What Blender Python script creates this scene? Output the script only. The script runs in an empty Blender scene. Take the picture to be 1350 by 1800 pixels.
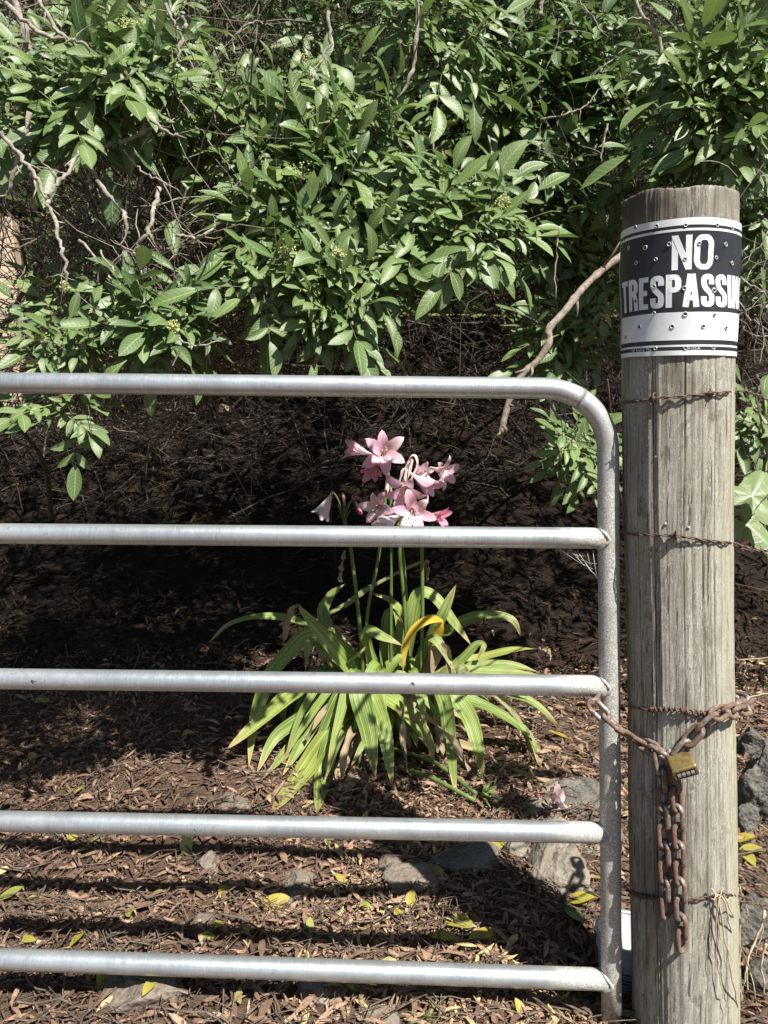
import bpy, bmesh, math, random
import numpy as np
from mathutils import Vector, Matrix

random.seed(7)
RNG = np.random.default_rng(11)
scene = bpy.context.scene
COL = scene.collection

# ---------------------------------------------------------------- camera, sky, sun, exposure
F = 1300.0                      # focal length in photo pixels (photo is 1350 wide)
CX, CY = 675.0, 825.0           # principal point (the photo is cropped a little at the top)
PITCH = math.radians(5.5)
CAMZ = 1.31
cd = bpy.data.cameras.new("camera")
cam = bpy.data.objects.new("camera", cd)
COL.objects.link(cam)
scene.camera = cam
cam.location = (0, 0, CAMZ)
cam.rotation_euler = (math.radians(90) - PITCH, 0, 0)
cd.sensor_fit = 'HORIZONTAL'
cd.sensor_width = 36.0
cd.lens = F / 1350 * 36
cd.shift_y = (CY - 900) / 1350
cd.clip_start = 0.05
cd.clip_end = 2000

SUN = Vector((0.75, -1.0, 1.85)).normalized()      # towards the sun
world = bpy.data.worlds.new("World")
scene.world = world
world.use_nodes = True
wn = world.node_tree
sky = wn.nodes.new('ShaderNodeTexSky')
sky.sky_type = 'NISHITA'
sky.sun_disc = False
sky.sun_elevation = math.asin(SUN.z)
sky.sun_rotation = math.atan2(SUN.x, SUN.y)
bg = wn.nodes['Background']
wn.links.new(sky.outputs[0], bg.inputs[0])
bg.inputs[1].default_value = 0.05

sd = bpy.data.lights.new("sun", 'SUN')
sd.energy = 5.0
sd.angle = math.radians(0.55)
sd.color = (1.0, 0.955, 0.88)
sun = bpy.data.objects.new("sun", sd)
COL.objects.link(sun)
sun.location = SUN * 20
sun.rotation_euler = SUN.to_track_quat('Z', 'Y').to_euler()

scene.view_settings.view_transform = 'Standard'
scene.view_settings.look = 'None'
scene.view_settings.exposure = 1.0
scene.view_settings.gamma = 1.0
scene.view_settings.use_curve_mapping = False
scene.render.engine = 'CYCLES'
scene.cycles.max_bounces = 7
scene.cycles.transparent_max_bounces = 8
scene.cycles.caustics_reflective = False
scene.cycles.caustics_refractive = False

# ---------------------------------------------------------------- camera geometry: photo pixel + distance -> point
cp, sp_ = math.cos(PITCH), math.sin(PITCH)
FWD = Vector((0, cp, -sp_)); UP = Vector((0, sp_, cp)); RIGHT = Vector((1, 0, 0))
EYE = Vector((0, 0, CAMZ))
def ray(px, py):
    return FWD + RIGHT * ((px - CX) / F) + UP * (-(py - CY) / F)
def P(px, py, Y):
    d = ray(px, py)
    return EYE + d * (Y / d.y)
def scale_at(px, py, Y):                     # metres per photo pixel at that place
    return (Y / ray(px, py).y) / F
def project(pts):
    """world points (n,3) -> photo px, py, depth"""
    q = np.asarray(pts, float) - np.array([0, 0, CAMZ])
    dep = q @ np.array(FWD); r = q[:, 0]; u = q @ np.array(UP)
    dep = np.where(np.abs(dep) < 1e-6, 1e-6, dep)
    return CX + F * r / dep, CY - F * u / dep, dep

# ---------------------------------------------------------------- object helpers
def tag(o, label=None, cat=None, group=None, kind=None):
    if label: o['label'] = label
    if cat: o['category'] = cat
    if group: o['group'] = group
    if kind: o['kind'] = kind
    return o
def thing(name, loc, label, cat, group=None):
    o = bpy.data.objects.new(name, None)
    COL.objects.link(o)
    o.location = loc
    o.empty_display_size = 0.05
    return tag(o, label, cat, group)
def attach(o, parent):
    if parent is not None:
        o.parent = parent
        if parent.type == 'EMPTY':
            o.matrix_parent_inverse = Matrix.Translation(-Vector(parent.location))
    return o
def link(name, me, mat=None, parent=None):
    if mat is not None and not me.materials: me.materials.append(mat)
    o = bpy.data.objects.new(name, me)
    COL.objects.link(o)
    return attach(o, parent)

class MB:
    """collects geometry in world coordinates"""
    def __init__(s): s.v = []; s.f = []; s.uv = None
    def add(s, vs, fs):
        b = len(s.v); s.v.extend([tuple(x) for x in vs]); s.f.extend([tuple(i + b for i in f) for f in fs])
    def tube(s, pts, rad, sides=6, cap=True, closed=False, squash=None):
        pts = [Vector(p) for p in pts]; n = len(pts)
        if not hasattr(rad, '__len__'): rad = [rad] * n
        t0 = (pts[1] - pts[0]).normalized()
        a = t0.orthogonal().normalized()
        vs = []
        for i, p in enumerate(pts):
            if closed: t = pts[(i + 1) % n] - pts[i - 1]
            else: t = pts[min(i + 1, n - 1)] - pts[max(i - 1, 0)]
            t = t.normalized() if t.length > 1e-9 else t0
            a = a - t * a.dot(t)
            a = a.normalized() if a.length > 1e-6 else t.orthogonal().normalized()
            b = t.cross(a)
            for k in range(sides):
                th = 2 * math.pi * k / sides
                vs.append(p + (a * math.cos(th) + b * math.sin(th)) * rad[i])
        fs = []
        m = n if closed else n - 1
        for i in range(m):
            j = (i + 1) % n
            for k in range(sides):
                l = (k + 1) % sides
                fs.append((i * sides + k, i * sides + l, j * sides + l, j * sides + k))
        if cap and not closed:
            fs.append(tuple(range(sides - 1, -1, -1)))
            fs.append(tuple((n - 1) * sides + k for k in range(sides)))
        s.add(vs, fs)
    def box(s, M, sx, sy, sz):
        vs = [M @ Vector((x * sx / 2, y * sy / 2, z * sz / 2)) for x in (-1, 1) for y in (-1, 1) for z in (-1, 1)]
        s.add(vs, [(0, 1, 3, 2), (4, 6, 7, 5), (0, 4, 5, 1), (2, 3, 7, 6), (0, 2, 6, 4), (1, 5, 7, 3)])
    def lathe(s, c, prof, seg=32):
        c = Vector(c); vs = []
        for r, z in prof:
            for k in range(seg):
                th = 2 * math.pi * k / seg
                vs.append(c + Vector((r * math.cos(th), r * math.sin(th), z)))
        fs = [(i * seg + k, i * seg + (k + 1) % seg, (i + 1) * seg + (k + 1) % seg, (i + 1) * seg + k) for i in range(len(prof) - 1) for k in range(seg)]
        s.add(vs, fs)
    def ball(s, c, r, seg=6, rings=4, sz=1.0):
        c = Vector(c)
        s.lathe(c, [(max(1e-4, r * math.sin(math.pi * i / rings)), -r * sz * math.cos(math.pi * i / rings)) for i in range(rings + 1)], seg)
    def grid(s, rows):
        n, m = len(rows), len(rows[0])
        s.add([p for r in rows for p in r], [(i * m + j, i * m + j + 1, (i + 1) * m + j + 1, (i + 1) * m + j) for i in range(n - 1) for j in range(m - 1)])
    def mesh(s, name, smooth=True):
        me = bpy.data.meshes.new(name)
        me.from_pydata(s.v, [], s.f)
        if smooth: me.polygons.foreach_set('use_smooth', [True] * len(me.polygons))
        me.update()
        return me
    def build(s, name, mat, parent=None, smooth=True):
        return link(name, s.mesh(name, smooth), mat, parent)

def np_mesh(name, V, faces, mat=None, smooth=True, attr=None, uv=None):
    """fast mesh from numpy: V (n,3), faces (m,k); attr: per-vertex RGBA called tint; uv: per-vertex"""
    me = bpy.data.meshes.new(name)
    V = np.asarray(V, np.float32); faces = np.asarray(faces, np.int32)
    m, k = faces.shape
    me.vertices.add(len(V)); me.vertices.foreach_set('co', V.ravel())
    me.loops.add(m * k); me.loops.foreach_set('vertex_index', faces.ravel())
    me.polygons.add(m)
    me.polygons.foreach_set('loop_start', np.arange(0, m * k, k, dtype=np.int32))
    me.polygons.foreach_set('loop_total', np.full(m, k, np.int32))
    if smooth: me.polygons.foreach_set('use_smooth', np.ones(m, bool))
    if attr is not None:
        a = me.attributes.new('tint', 'FLOAT_COLOR', 'POINT')
        a.data.foreach_set('color', np.asarray(attr, np.float32).ravel())
    if uv is not None:
        l = me.uv_layers.new(name='UVMap')
        l.data.foreach_set('uv', np.asarray(uv, np.float32)[faces.ravel()].ravel())
    me.update(calc_edges=True)
    me.validate()
    if mat is not None: me.materials.append(mat)
    return me

def catmull(pts, n=8, closed=False):
    pts = [Vector(p) for p in pts]
    if len(pts) < 3 and not closed:
        return [pts[0].lerp(pts[-1], i / n) for i in range(n + 1)]
    out = []
    N = len(pts); segs = N if closed else N - 1
    for i in range(segs):
        if closed: p0, p1, p2, p3 = pts[i - 1], pts[i], pts[(i + 1) % N], pts[(i + 2) % N]
        else:
            p1, p2 = pts[i], pts[i + 1]
            p0 = pts[i - 1] if i else p1 * 2 - p2
            p3 = pts[i + 2] if i + 2 < N else p2 * 2 - p1
        for j in range(n):
            t = j / n
            out.append(0.5 * (p1 * 2 + (p2 - p0) * t + (p0 * 2 - p1 * 5 + p2 * 4 - p3) * t * t + (p1 * 3 - p0 - p2 * 3 + p3) * t ** 3))
    if not closed: out.append(pts[-1])
    return out

def smooth_noise(x, seed, freq):
    """cheap 1-d value noise, numpy"""
    r = np.random.default_rng(seed).uniform(-1, 1, 512)
    x = np.asarray(x, float) * freq; i = np.floor(x).astype(int); f = x - i; f = f * f * (3 - 2 * f)
    return r[i % 512] * (1 - f) + r[(i + 1) % 512] * f
def noise2(x, y, seed, freq):
    r = np.random.default_rng(seed).uniform(-1, 1, (64, 64))
    x = np.asarray(x, float) * freq; y = np.asarray(y, float) * freq
    i = np.floor(x).astype(int); j = np.floor(y).astype(int); f = x - i; g = y - j
    f = f * f * (3 - 2 * f); g = g * g * (3 - 2 * g)
    a = r[i % 64, j % 64] * (1 - f) + r[(i + 1) % 64, j % 64] * f
    b = r[i % 64, (j + 1) % 64] * (1 - f) + r[(i + 1) % 64, (j + 1) % 64] * f
    return a * (1 - g) + b * g

# ---------------------------------------------------------------- material helpers
class Nodes:
    def __init__(s, name):
        s.m = bpy.data.materials.new(name); s.m.use_nodes = True
        s.t = s.m.node_tree; s.n = s.t.nodes; s.b = s.n['Principled BSDF']; s.out = s.n['Material Output']
    def new(s, typ, **kw):
        n = s.n.new(typ)
        for k, v in kw.items(): setattr(n, k, v)
        return n
    def link(s, a, b): s.t.links.new(a, b)
    def val(s, sock, v):
        if hasattr(v, 'is_linked') or isinstance(v, bpy.types.NodeSocket): s.link(v, sock)
        else: sock.default_value = v
    def math(s, op, a, b=0.0, c=None, clamp=False):
        n = s.new('ShaderNodeMath', operation=op, use_clamp=clamp)
        s.val(n.inputs[0], a); s.val(n.inputs[1], b)
        if c is not None: s.val(n.inputs[2], c)
        return n.outputs[0]
    def coord(s, which='Object', scale=(1, 1, 1), rot=(0, 0, 0)):
        tc = s.new('ShaderNodeTexCoord'); mp = s.new('ShaderNodeMapping')
        s.link(tc.outputs[which], mp.inputs[0]); mp.inputs['Scale'].default_value = scale; mp.inputs['Rotation'].default_value = rot
        return mp.outputs[0]
    def noise(s, vec=None, scale=5.0, detail=4.0, rough=0.55, dist=0.0):
        n = s.new('ShaderNodeTexNoise'); n.inputs['Scale'].default_value = scale; n.inputs['Detail'].default_value = detail
        n.inputs['Roughness'].default_value = rough; n.inputs['Distortion'].default_value = dist
        if vec is not None: s.link(vec, n.inputs['Vector'])
        return n.outputs[0]
    def voronoi(s, vec=None, scale=5.0, feature='F1', out='Distance'):
        n = s.new('ShaderNodeTexVoronoi', feature=feature); n.inputs['Scale'].default_value = scale
        if vec is not None: s.link(vec, n.inputs['Vector'])
        return n.outputs[out]
    def ramp(s, fac, stops, interp='LINEAR'):
        n = s.new('ShaderNodeValToRGB'); n.color_ramp.interpolation = interp
        e = n.color_ramp.elements
        while len(e) < len(stops): e.new(0.5)
        for el, (p, c) in zip(e, stops):
            el.position = p; el.color = (*c, 1) if len(c) == 3 else c
        s.val(n.inputs[0], fac)
        return n.outputs[0]
    def mix(s, fac, a, b, mode='MIX'):
        n = s.new('ShaderNodeMix', data_type='RGBA', blend_type=mode)
        s.val(n.inputs[0], fac)
        for sock, v in ((n.inputs[6], a), (n.inputs[7], b)):
            if isinstance(v, tuple): sock.default_value = (*v, 1) if len(v) == 3 else v
            else: s.link(v, sock)
        return n.outputs[2]
    def rng(s, v, a, b, c=0.0, d=1.0):
        n = s.new('ShaderNodeMapRange', interpolation_type='SMOOTHSTEP')
        s.val(n.inputs[0], v); n.inputs[1].default_value = a; n.inputs[2].default_value = b; n.inputs[3].default_value = c; n.inputs[4].default_value = d
        return n.outputs[0]
    def bump(s, h, strength=0.3, dist=0.005):
        n = s.new('ShaderNodeBump'); n.inputs['Strength'].default_value = strength; n.inputs['Distance'].default_value = dist
        s.link(h, n.inputs['Height']); s.link(n.outputs[0], s.b.inputs['Normal'])
        return n.outputs[0]
    def set(s, color=None, rough=None, metal=None, spec=None):
        if color is not None:
            if isinstance(color, tuple): s.b.inputs['Base Color'].default_value = (*color, 1)
            else: s.link(color, s.b.inputs['Base Color'])
        if rough is not None: s.val(s.b.inputs['Roughness'], rough)
        if metal is not None: s.val(s.b.inputs['Metallic'], metal)
        if spec is not None: s.val(s.b.inputs['Specular IOR Level'], spec)
        return s.m

def mat_leaf(name, from_object):
    """tint: r = youth, g = random, b = yellow, a unused"""
    N = Nodes(name)
    if from_object:
        oi = N.new('ShaderNodeObjectInfo'); col = oi.outputs['Color']
    else:
        at = N.new('ShaderNodeAttribute', attribute_name='tint'); col = at.outputs['Color']
    sep = N.new('ShaderNodeSeparateColor'); N.link(col, sep.inputs[0])
    young, rnd, yel = sep.outputs[0], sep.outputs[1], sep.outputs[2]
    uvn = N.new('ShaderNodeTexCoord'); s2 = N.new('ShaderNodeSeparateXYZ'); N.link(uvn.outputs['UV'], s2.inputs[0])
    u = N.math('ABSOLUTE', N.math('MULTIPLY_ADD', s2.outputs[0], 2.0, -1.0)); v = s2.outputs[1]
    mid = N.rng(u, 0.03, 0.10, 1.0, 0.0)
    ph = N.math('MULTIPLY', N.math('SUBTRACT', v, N.math('MULTIPLY', u, 0.16)), 58.0)
    vein = N.rng(N.math('SINE', ph), 0.55, 1.0, 0.0, 1.0)
    vein = N.math('MULTIPLY', vein, N.rng(u, 0.75, 1.0, 1.0, 0.2))
    vv = N.math('MAXIMUM', N.math('MULTIPLY', vein, 0.32), N.math('MULTIPLY', mid, 0.8))
    base = N.mix(rnd, (0.050, 0.106, 0.032), (0.118, 0.185, 0.058))
    base = N.mix(young, base, (0.22, 0.30, 0.070))
    base = N.mix(yel, base, (0.42, 0.33, 0.035))
    mott = N.noise(N.coord('Object', (1, 1, 1)) if not from_object else N.coord('UV', (3, 6, 1)), 3.0 if from_object else 25.0, 3)
    base = N.mix(N.math('MULTIPLY', N.rng(mott, 0.4, 0.75), 0.35), base, (0.11, 0.16, 0.06))
    base = N.mix(vv, base, (0.30, 0.37, 0.19))
    geo = N.new('ShaderNodeNewGeometry')
    base = N.mix(N.math('MULTIPLY', geo.outputs['Backfacing'], 0.55), base, (0.16, 0.22, 0.12))
    spot = N.math('MULTIPLY', N.rng(mott, 0.62, 0.70), N.rng(rnd, 0.72, 0.85))
    base = N.mix(N.math('MULTIPLY', spot, 0.7), base, (0.26, 0.19, 0.07))
    N.set(base, N.math('MULTIPLY_ADD', mott, 0.28, 0.30), 0.0, 0.55)
    h = N.math('SUBTRACT', N.math('MULTIPLY', mott, 0.25), N.math('MULTIPLY', N.math('MAXIMUM', vein, mid), 0.6))
    N.bump(h, 0.35, 0.002)
    tr = N.new('ShaderNodeBsdfTranslucent'); N.link(N.mix(0.5, base, (0.16, 0.26, 0.02)), tr.inputs[0])
    mx = N.new('ShaderNodeMixShader'); mx.inputs[0].default_value = 0.25
    N.link(N.b.outputs[0], mx.inputs[1]); N.link(tr.outputs[0], mx.inputs[2]); N.link(mx.outputs[0], N.out.inputs[0])
    return N.m

def mat_strap(name):
    """crinum leaf: u across, v along; tint r = dryness, g = random"""
    N = Nodes(name)
    oi = N.new('ShaderNodeObjectInfo'); sep = N.new('ShaderNodeSeparateColor'); N.link(oi.outputs['Color'], sep.inputs[0])
    dry, rnd, yel = sep.outputs[0], sep.outputs[1], sep.outputs[2]
    tc = N.new('ShaderNodeTexCoord'); s2 = N.new('ShaderNodeSeparateXYZ'); N.link(tc.outputs['UV'], s2.inputs[0])
    uu, v = s2.outputs[0], s2.outputs[1]
    u = N.math('ABSOLUTE', N.math('MULTIPLY_ADD', uu, 2.0, -1.0))
    streak = N.noise(N.coord('UV', (16, 1.0, 1)), 1.0, 3, 0.6)
    blot = N.noise(N.coord('UV', (2.0, 6, 1)), 1.0, 4, 0.6)
    base = N.mix(rnd, (0.130, 0.210, 0.042), (0.27, 0.36, 0.075))
    base = N.mix(N.rng(streak, 0.48, 0.66), base, (0.43, 0.48, 0.21))
    base = N.mix(N.rng(streak, 0.50, 0.30), base, (0.06, 0.125, 0.02))
    base = N.mix(N.math('MULTIPLY', N.rng(blot, 0.62, 0.8), 0.4), base, (0.35, 0.33, 0.10))
    base = N.mix(yel, base, (0.62, 0.40, 0.035))
    e = N.math('ADD', N.math('MULTIPLY', u, 0.75), N.math('MULTIPLY', blot, 0.35))
    e = N.math('ADD', e, N.rng(v, 0.80, 1.0, 0.0, 0.55))
    base = N.mix(N.rng(e, 0.88, 0.97), base, (0.46, 0.33, 0.17))
    dead = N.mix(streak, (0.20, 0.145, 0.088), (0.56, 0.44, 0.29))
    base = N.mix(dry, base, dead)
    N.set(base, N.math('MULTIPLY_ADD', dry, 0.3, 0.48), 0.0, 0.35)
    N.bump(N.math('ADD', streak, N.math('MULTIPLY', blot, 0.6)), 0.35, 0.004)
    tr = N.new('ShaderNodeBsdfTranslucent'); N.link(base, tr.inputs[0])
    mx = N.new('ShaderNodeMixShader'); mx.inputs[0].default_value = 0.25
    N.link(N.b.outputs[0], mx.inputs[1]); N.link(tr.outputs[0], mx.inputs[2]); N.link(mx.outputs[0], N.out.inputs[0])
    return N.m

def mat_petal(name):
    N = Nodes(name)
    oi = N.new('ShaderNodeObjectInfo')
    tc = N.new('ShaderNodeTexCoord'); s2 = N.new('ShaderNodeSeparateXYZ'); N.link(tc.outputs['UV'], s2.inputs[0])
    u = N.math('ABSOLUTE', N.math('MULTIPLY_ADD', s2.outputs[0], 2.0, -1.0)); v = s2.outputs[1]
    streak = N.noise(N.coord('UV', (14, 1.2, 1)), 1.0, 3, 0.6)
    base = N.mix(N.rng(v, 0.05, 0.6, 0.75, 0.0), oi.outputs['Color'], (0.84, 0.76, 0.74))
    base = N.mix(N.math('MULTIPLY', N.rng(streak, 0.45, 0.7), 0.25), base, (0.74, 0.36, 0.45))
    base = N.mix(N.math('MULTIPLY', N.rng(u, 0.0, 0.16, 1.0, 0.0), 0.3), base, (0.75, 0.42, 0.48))
    N.set(base, 0.5, 0.0, 0.35)
    N.bump(streak, 0.3, 0.002)
    tr = N.new('ShaderNodeBsdfTranslucent'); N.link(base, tr.inputs[0])
    mx = N.new('ShaderNodeMixShader'); mx.inputs[0].default_value = 0.3
    N.link(N.b.outputs[0], mx.inputs[1]); N.link(tr.outputs[0], mx.inputs[2]); N.link(mx.outputs[0], N.out.inputs[0])
    return N.m

def mat_simple(name, c1, c2, scale=20, rough=0.7, metal=0.0, spec=0.4, bump=0.2, bscale=None, stretch=(1, 1, 1), dist=0.004):
    N = Nodes(name)
    co = N.coord('Object', stretch)
    n = N.noise(co, scale, 5, 0.6)
    N.set(N.mix(N.rng(n, 0.3, 0.7), c1, c2), rough, metal, spec)
    if bump: N.bump(N.noise(co, bscale or scale * 2.5, 5, 0.65), bump, dist)
    return N.m

def mat_steel():
    """galvanised pipe; towards the latch end (object x) the zinc is crusted and dull"""
    N = Nodes('galvanised_steel')
    co = N.coord('Object')
    spang = N.voronoi(co, 90, 'F1', 'Color'); sb = N.new('ShaderNodeSeparateColor'); N.link(spang, sb.inputs[0])
    ring = N.noise(N.coord('Object', (620, 26, 26)), 1.0, 4, 0.7)          # fine rings drawn round the pipe
    fleck = N.noise(co, 420, 2, 0.6); big = N.noise(co, 9, 5, 0.6); mid = N.noise(co, 60, 4, 0.65)
    c = N.mix(N.rng(big, 0.35, 0.7), (0.44, 0.48, 0.50), (0.60, 0.64, 0.66))
    c = N.mix(N.math('MULTIPLY', N.rng(ring, 0.48, 0.68), 0.40), c, (0.78, 0.80, 0.80))
    c = N.mix(N.math('MULTIPLY', N.rng(ring, 0.46, 0.30), 0.32), c, (0.36, 0.38, 0.39))
    c = N.mix(N.math('MULTIPLY', N.rng(fleck, 0.60, 0.72), 0.40), c, (0.26, 0.26, 0.25))
    c = N.mix(N.math('MULTIPLY', sb.outputs[0], 0.12), c, (0.42, 0.44, 0.45))
    stain = N.math('MULTIPLY', N.rng(mid, 0.54, 0.72), N.rng(big, 0.38, 0.62))
    c = N.mix(N.math('MULTIPLY', stain, 0.55), c, (0.22, 0.20, 0.16))
    drip = N.noise(N.coord('Object', (120, 120, 14)), 1.0, 4, 0.65)
    c = N.mix(N.math('MULTIPLY', N.rng(drip, 0.58, 0.72), 0.35), c, (0.27, 0.265, 0.25))
    c = N.mix(N.math('MULTIPLY', N.rng(drip, 0.34, 0.26), 0.35), c, (0.86, 0.87, 0.87))
    a = N.noise(co, 400, 4, 0.7, 0.5); b = N.noise(co, 24, 4, 0.6); d = N.noise(co, 120, 4, 0.7, 0.8)
    z = N.mix(N.rng(a, 0.40, 0.62), (0.33, 0.325, 0.30), (0.80, 0.80, 0.77))
    z = N.mix(N.math('MULTIPLY', N.rng(d, 0.48, 0.66), 0.55), z, (0.33, 0.325, 0.295))
    z = N.mix(N.math('MULTIPLY', N.rng(b, 0.46, 0.70), 0.5), z, (0.34, 0.32, 0.24))
    sx = N.new('ShaderNodeSeparateXYZ'); N.link(co, sx.inputs[0])
    k = N.math('ADD', sx.outputs[0], N.math('MULTIPLY', N.math('SUBTRACT', N.math('ADD', b, d), 1.0), 0.10))
    low = N.rng(sx.outputs[2], 1.30, 1.05, 0.45, 1.0)
    w = N.math('MULTIPLY', N.rng(k, 0.33, 0.41), low)
    N.set(N.mix(w, c, z), N.math('ADD', N.math('MULTIPLY_ADD', mid, 0.26, 0.24), N.math('MULTIPLY', w, 0.22)), N.rng(w, 0, 1, 0.74, 0.42), 0.5)
    N.bump(N.math('ADD', N.math('MULTIPLY', ring, 0.5), N.math('ADD', N.math('MULTIPLY', fleck, 0.5), N.math('MULTIPLY', w, N.math('MULTIPLY', a, 2.2)))), 0.13, 0.002)
    return N.m

def mat_post():
    N = Nodes('weathered_post_wood')
    co = N.coord('Object')
    wob = N.noise(N.coord('Object', (7, 7, 5)), 1.0, 3, 0.6)
    wv = N.new('ShaderNodeVectorMath', operation='ADD')
    cmb = N.new('ShaderNodeCombineXYZ'); N.link(N.math('MULTIPLY', wob, 0.03), cmb.inputs[0]); N.link(N.math('MULTIPLY', wob, 0.02), cmb.inputs[1])
    N.link(co, wv.inputs[0]); N.link(cmb.outputs[0], wv.inputs[1])
    def st(sc):
        mp = N.new('ShaderNodeMapping'); N.link(wv.outputs[0], mp.inputs[0]); mp.inputs['Scale'].default_value = sc; return mp.outputs[0]
    gr = N.noise(st((80, 80, 4.0)), 1.0, 6, 0.7, 0.6)
    gr2 = N.noise(st((300, 300, 12)), 1.0, 3, 0.6, 0.5)
    fib = N.noise(st((380, 380, 150)), 1.0, 4, 0.75, 1.6)
    big = N.noise(N.coord('Object', (11, 11, 3.2)), 1.0, 5, 0.65, 0.8); big2 = N.noise(N.coord('Object', (14, 14, 4.5)), 1.0, 5, 0.65, 0.5)
    patch = N.noise(N.coord('Object', (26, 26, 9)), 1.0, 5, 0.7, 1.0)
    c = N.ramp(gr, [(0.25, (0.19, 0.166, 0.132)), (0.5, (0.345, 0.328, 0.272)), (0.72, (0.50, 0.485, 0.42))])
    c = N.mix(N.math('MULTIPLY', N.rng(gr2, 0.56, 0.68), 0.45), c, (0.11, 0.09, 0.07))
    flake = N.math('MULTIPLY', N.rng(fib, 0.52, 0.62), N.rng(patch, 0.36, 0.56))
    c = N.mix(N.math('MULTIPLY', flake, 0.75), c, (0.66, 0.64, 0.575))
    c = N.mix(N.math('MULTIPLY', N.rng(fib, 0.45, 0.34), 0.7), c, (0.12, 0.105, 0.085))
    c = N.mix(N.math('MULTIPLY', N.rng(big, 0.50, 0.66), 0.68), c, (0.16, 0.132, 0.095))
    c = N.mix(N.math('MULTIPLY', N.rng(patch, 0.55, 0.66), 0.6), c, (0.135, 0.115, 0.088))
    c = N.mix(N.math('MULTIPLY', N.rng(big2, 0.54, 0.66), 0.40), c, (0.34, 0.32, 0.19))
    c = N.mix(N.math('MULTIPLY', N.rng(N.noise(st((210, 210, 5)), 1.0, 2, 0.5), 0.635, 0.66), 0.8), c, (0.07, 0.058, 0.046))
    # greenish lichen film on the two flanks
    geo = N.new('ShaderNodeNewGeometry'); sx = N.new('ShaderNodeSeparateXYZ'); N.link(geo.outputs['Normal'], sx.inputs[0])
    at = N.new('ShaderNodeAttribute', attribute_name='tint'); sa = N.new('ShaderNodeSeparateColor'); N.link(at.outputs['Color'], sa.inputs[0])
    lich = N.math('MULTIPLY', sa.outputs[0], N.rng(big2, 0.34, 0.6))
    c = N.mix(N.math('MULTIPLY', lich, 0.62), c, (0.45, 0.435, 0.29))
    c = N.mix(sa.outputs[1], c, (0.045, 0.036, 0.028))             # cracks
    c = N.mix(N.math('MULTIPLY', sa.outputs[2], N.rng(big2, 0.28, 0.5)), c, (0.085, 0.066, 0.052))
    N.set(c, 0.82, 0.0, 0.25)
    N.bump(N.math('ADD', N.math('ADD', gr, N.math('MULTIPLY', gr2, 0.5)), N.math('MULTIPLY', fib, 0.8)), 0.55, 0.004)
    return N.m

def mat_rust():
    N = Nodes('rusty_iron')
    co = N.coord('Object')
    a = N.noise(co, 70, 5, 0.65); b = N.noise(co, 300, 4, 0.7)
    oi = N.new('ShaderNodeObjectInfo')
    c = N.ramp(b, [(0.3, (0.085, 0.050, 0.034)), (0.55, (0.17, 0.105, 0.074)), (0.75, (0.30, 0.21, 0.16))])
    k = N.math('ADD', a, N.math('MULTIPLY', N.math('SUBTRACT', oi.outputs['Random'], 0.5), 0.22))
    w = N.rng(k, 0.52, 0.68)
    c = N.mix(w, c, (0.36, 0.345, 0.33))
    N.set(c, N.rng(w, 0, 1, 0.85, 0.42), N.math('MULTIPLY', w, 0.75), 0.4)
    N.bump(b, 0.4, 0.002)
    return N.m

def mat_litter(name, ramp):
    N = Nodes(name)
    at = N.new('ShaderNodeAttribute', attribute_name='tint'); sep = N.new('ShaderNodeSeparateColor'); N.link(at.outputs['Color'], sep.inputs[0])
    c = N.ramp(sep.outputs[0], ramp)
    n = N.noise(N.coord('Object'), 160, 3, 0.6)
    c = N.mix(N.math('MULTIPLY', N.rng(n, 0.35, 0.7), 0.5), c, (0.055, 0.034, 0.024))
    N.set(c, 0.88, 0.0, 0.14)
    N.bump(n, 0.3, 0.002)
    return N.m

def mat_soil():
    N = Nodes('dark_soil')
    co = N.coord('Object')
    a = N.noise(co, 3, 6, 0.6); b = N.noise(co, 45, 6, 0.7)
    c = N.ramp(b, [(0.3, (0.045, 0.030, 0.022)), (0.55, (0.115, 0.076, 0.055)), (0.78, (0.20, 0.135, 0.096))])
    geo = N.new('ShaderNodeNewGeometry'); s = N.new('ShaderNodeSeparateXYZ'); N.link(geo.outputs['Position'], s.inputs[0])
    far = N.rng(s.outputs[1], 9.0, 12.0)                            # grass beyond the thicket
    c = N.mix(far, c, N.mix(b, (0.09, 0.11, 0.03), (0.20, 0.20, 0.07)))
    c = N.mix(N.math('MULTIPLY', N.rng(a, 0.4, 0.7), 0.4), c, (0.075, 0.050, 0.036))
    c = N.mix(N.rng(s.outputs[1], 2.7, 3.6), c, N.mix(far, (0.017, 0.012, 0.009), c))  # bank soil goes near black: shade under the bush painted into its colour
    N.set(c, 0.95, 0.0, 0.15)
    N.bump(b, 0.9, 0.02)
    return N.m

def mat_rock(name, c1, c2, pit=0.5):
    N = Nodes(name)
    co = N.coord('Object')
    a = N.noise(co, 14, 6, 0.65); b = N.noise(co, 120, 5, 0.7); v = N.voronoi(co, 85)
    c = N.mix(N.rng(a, 0.3, 0.7), c1, c2)
    c = N.mix(N.math('MULTIPLY', N.rng(b, 0.5, 0.7), 0.5), c, tuple(x * 1.5 for x in c2))
    c = N.mix(N.math('MULTIPLY', N.rng(v, 0.30, 0.10), pit), c, tuple(x * 0.45 for x in c1))
    N.set(c, 0.92, 0.0, 0.2)
    N.bump(N.math('ADD', N.math('MULTIPLY', b, 0.7), v), 0.8, 0.006)
    return N.m

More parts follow.
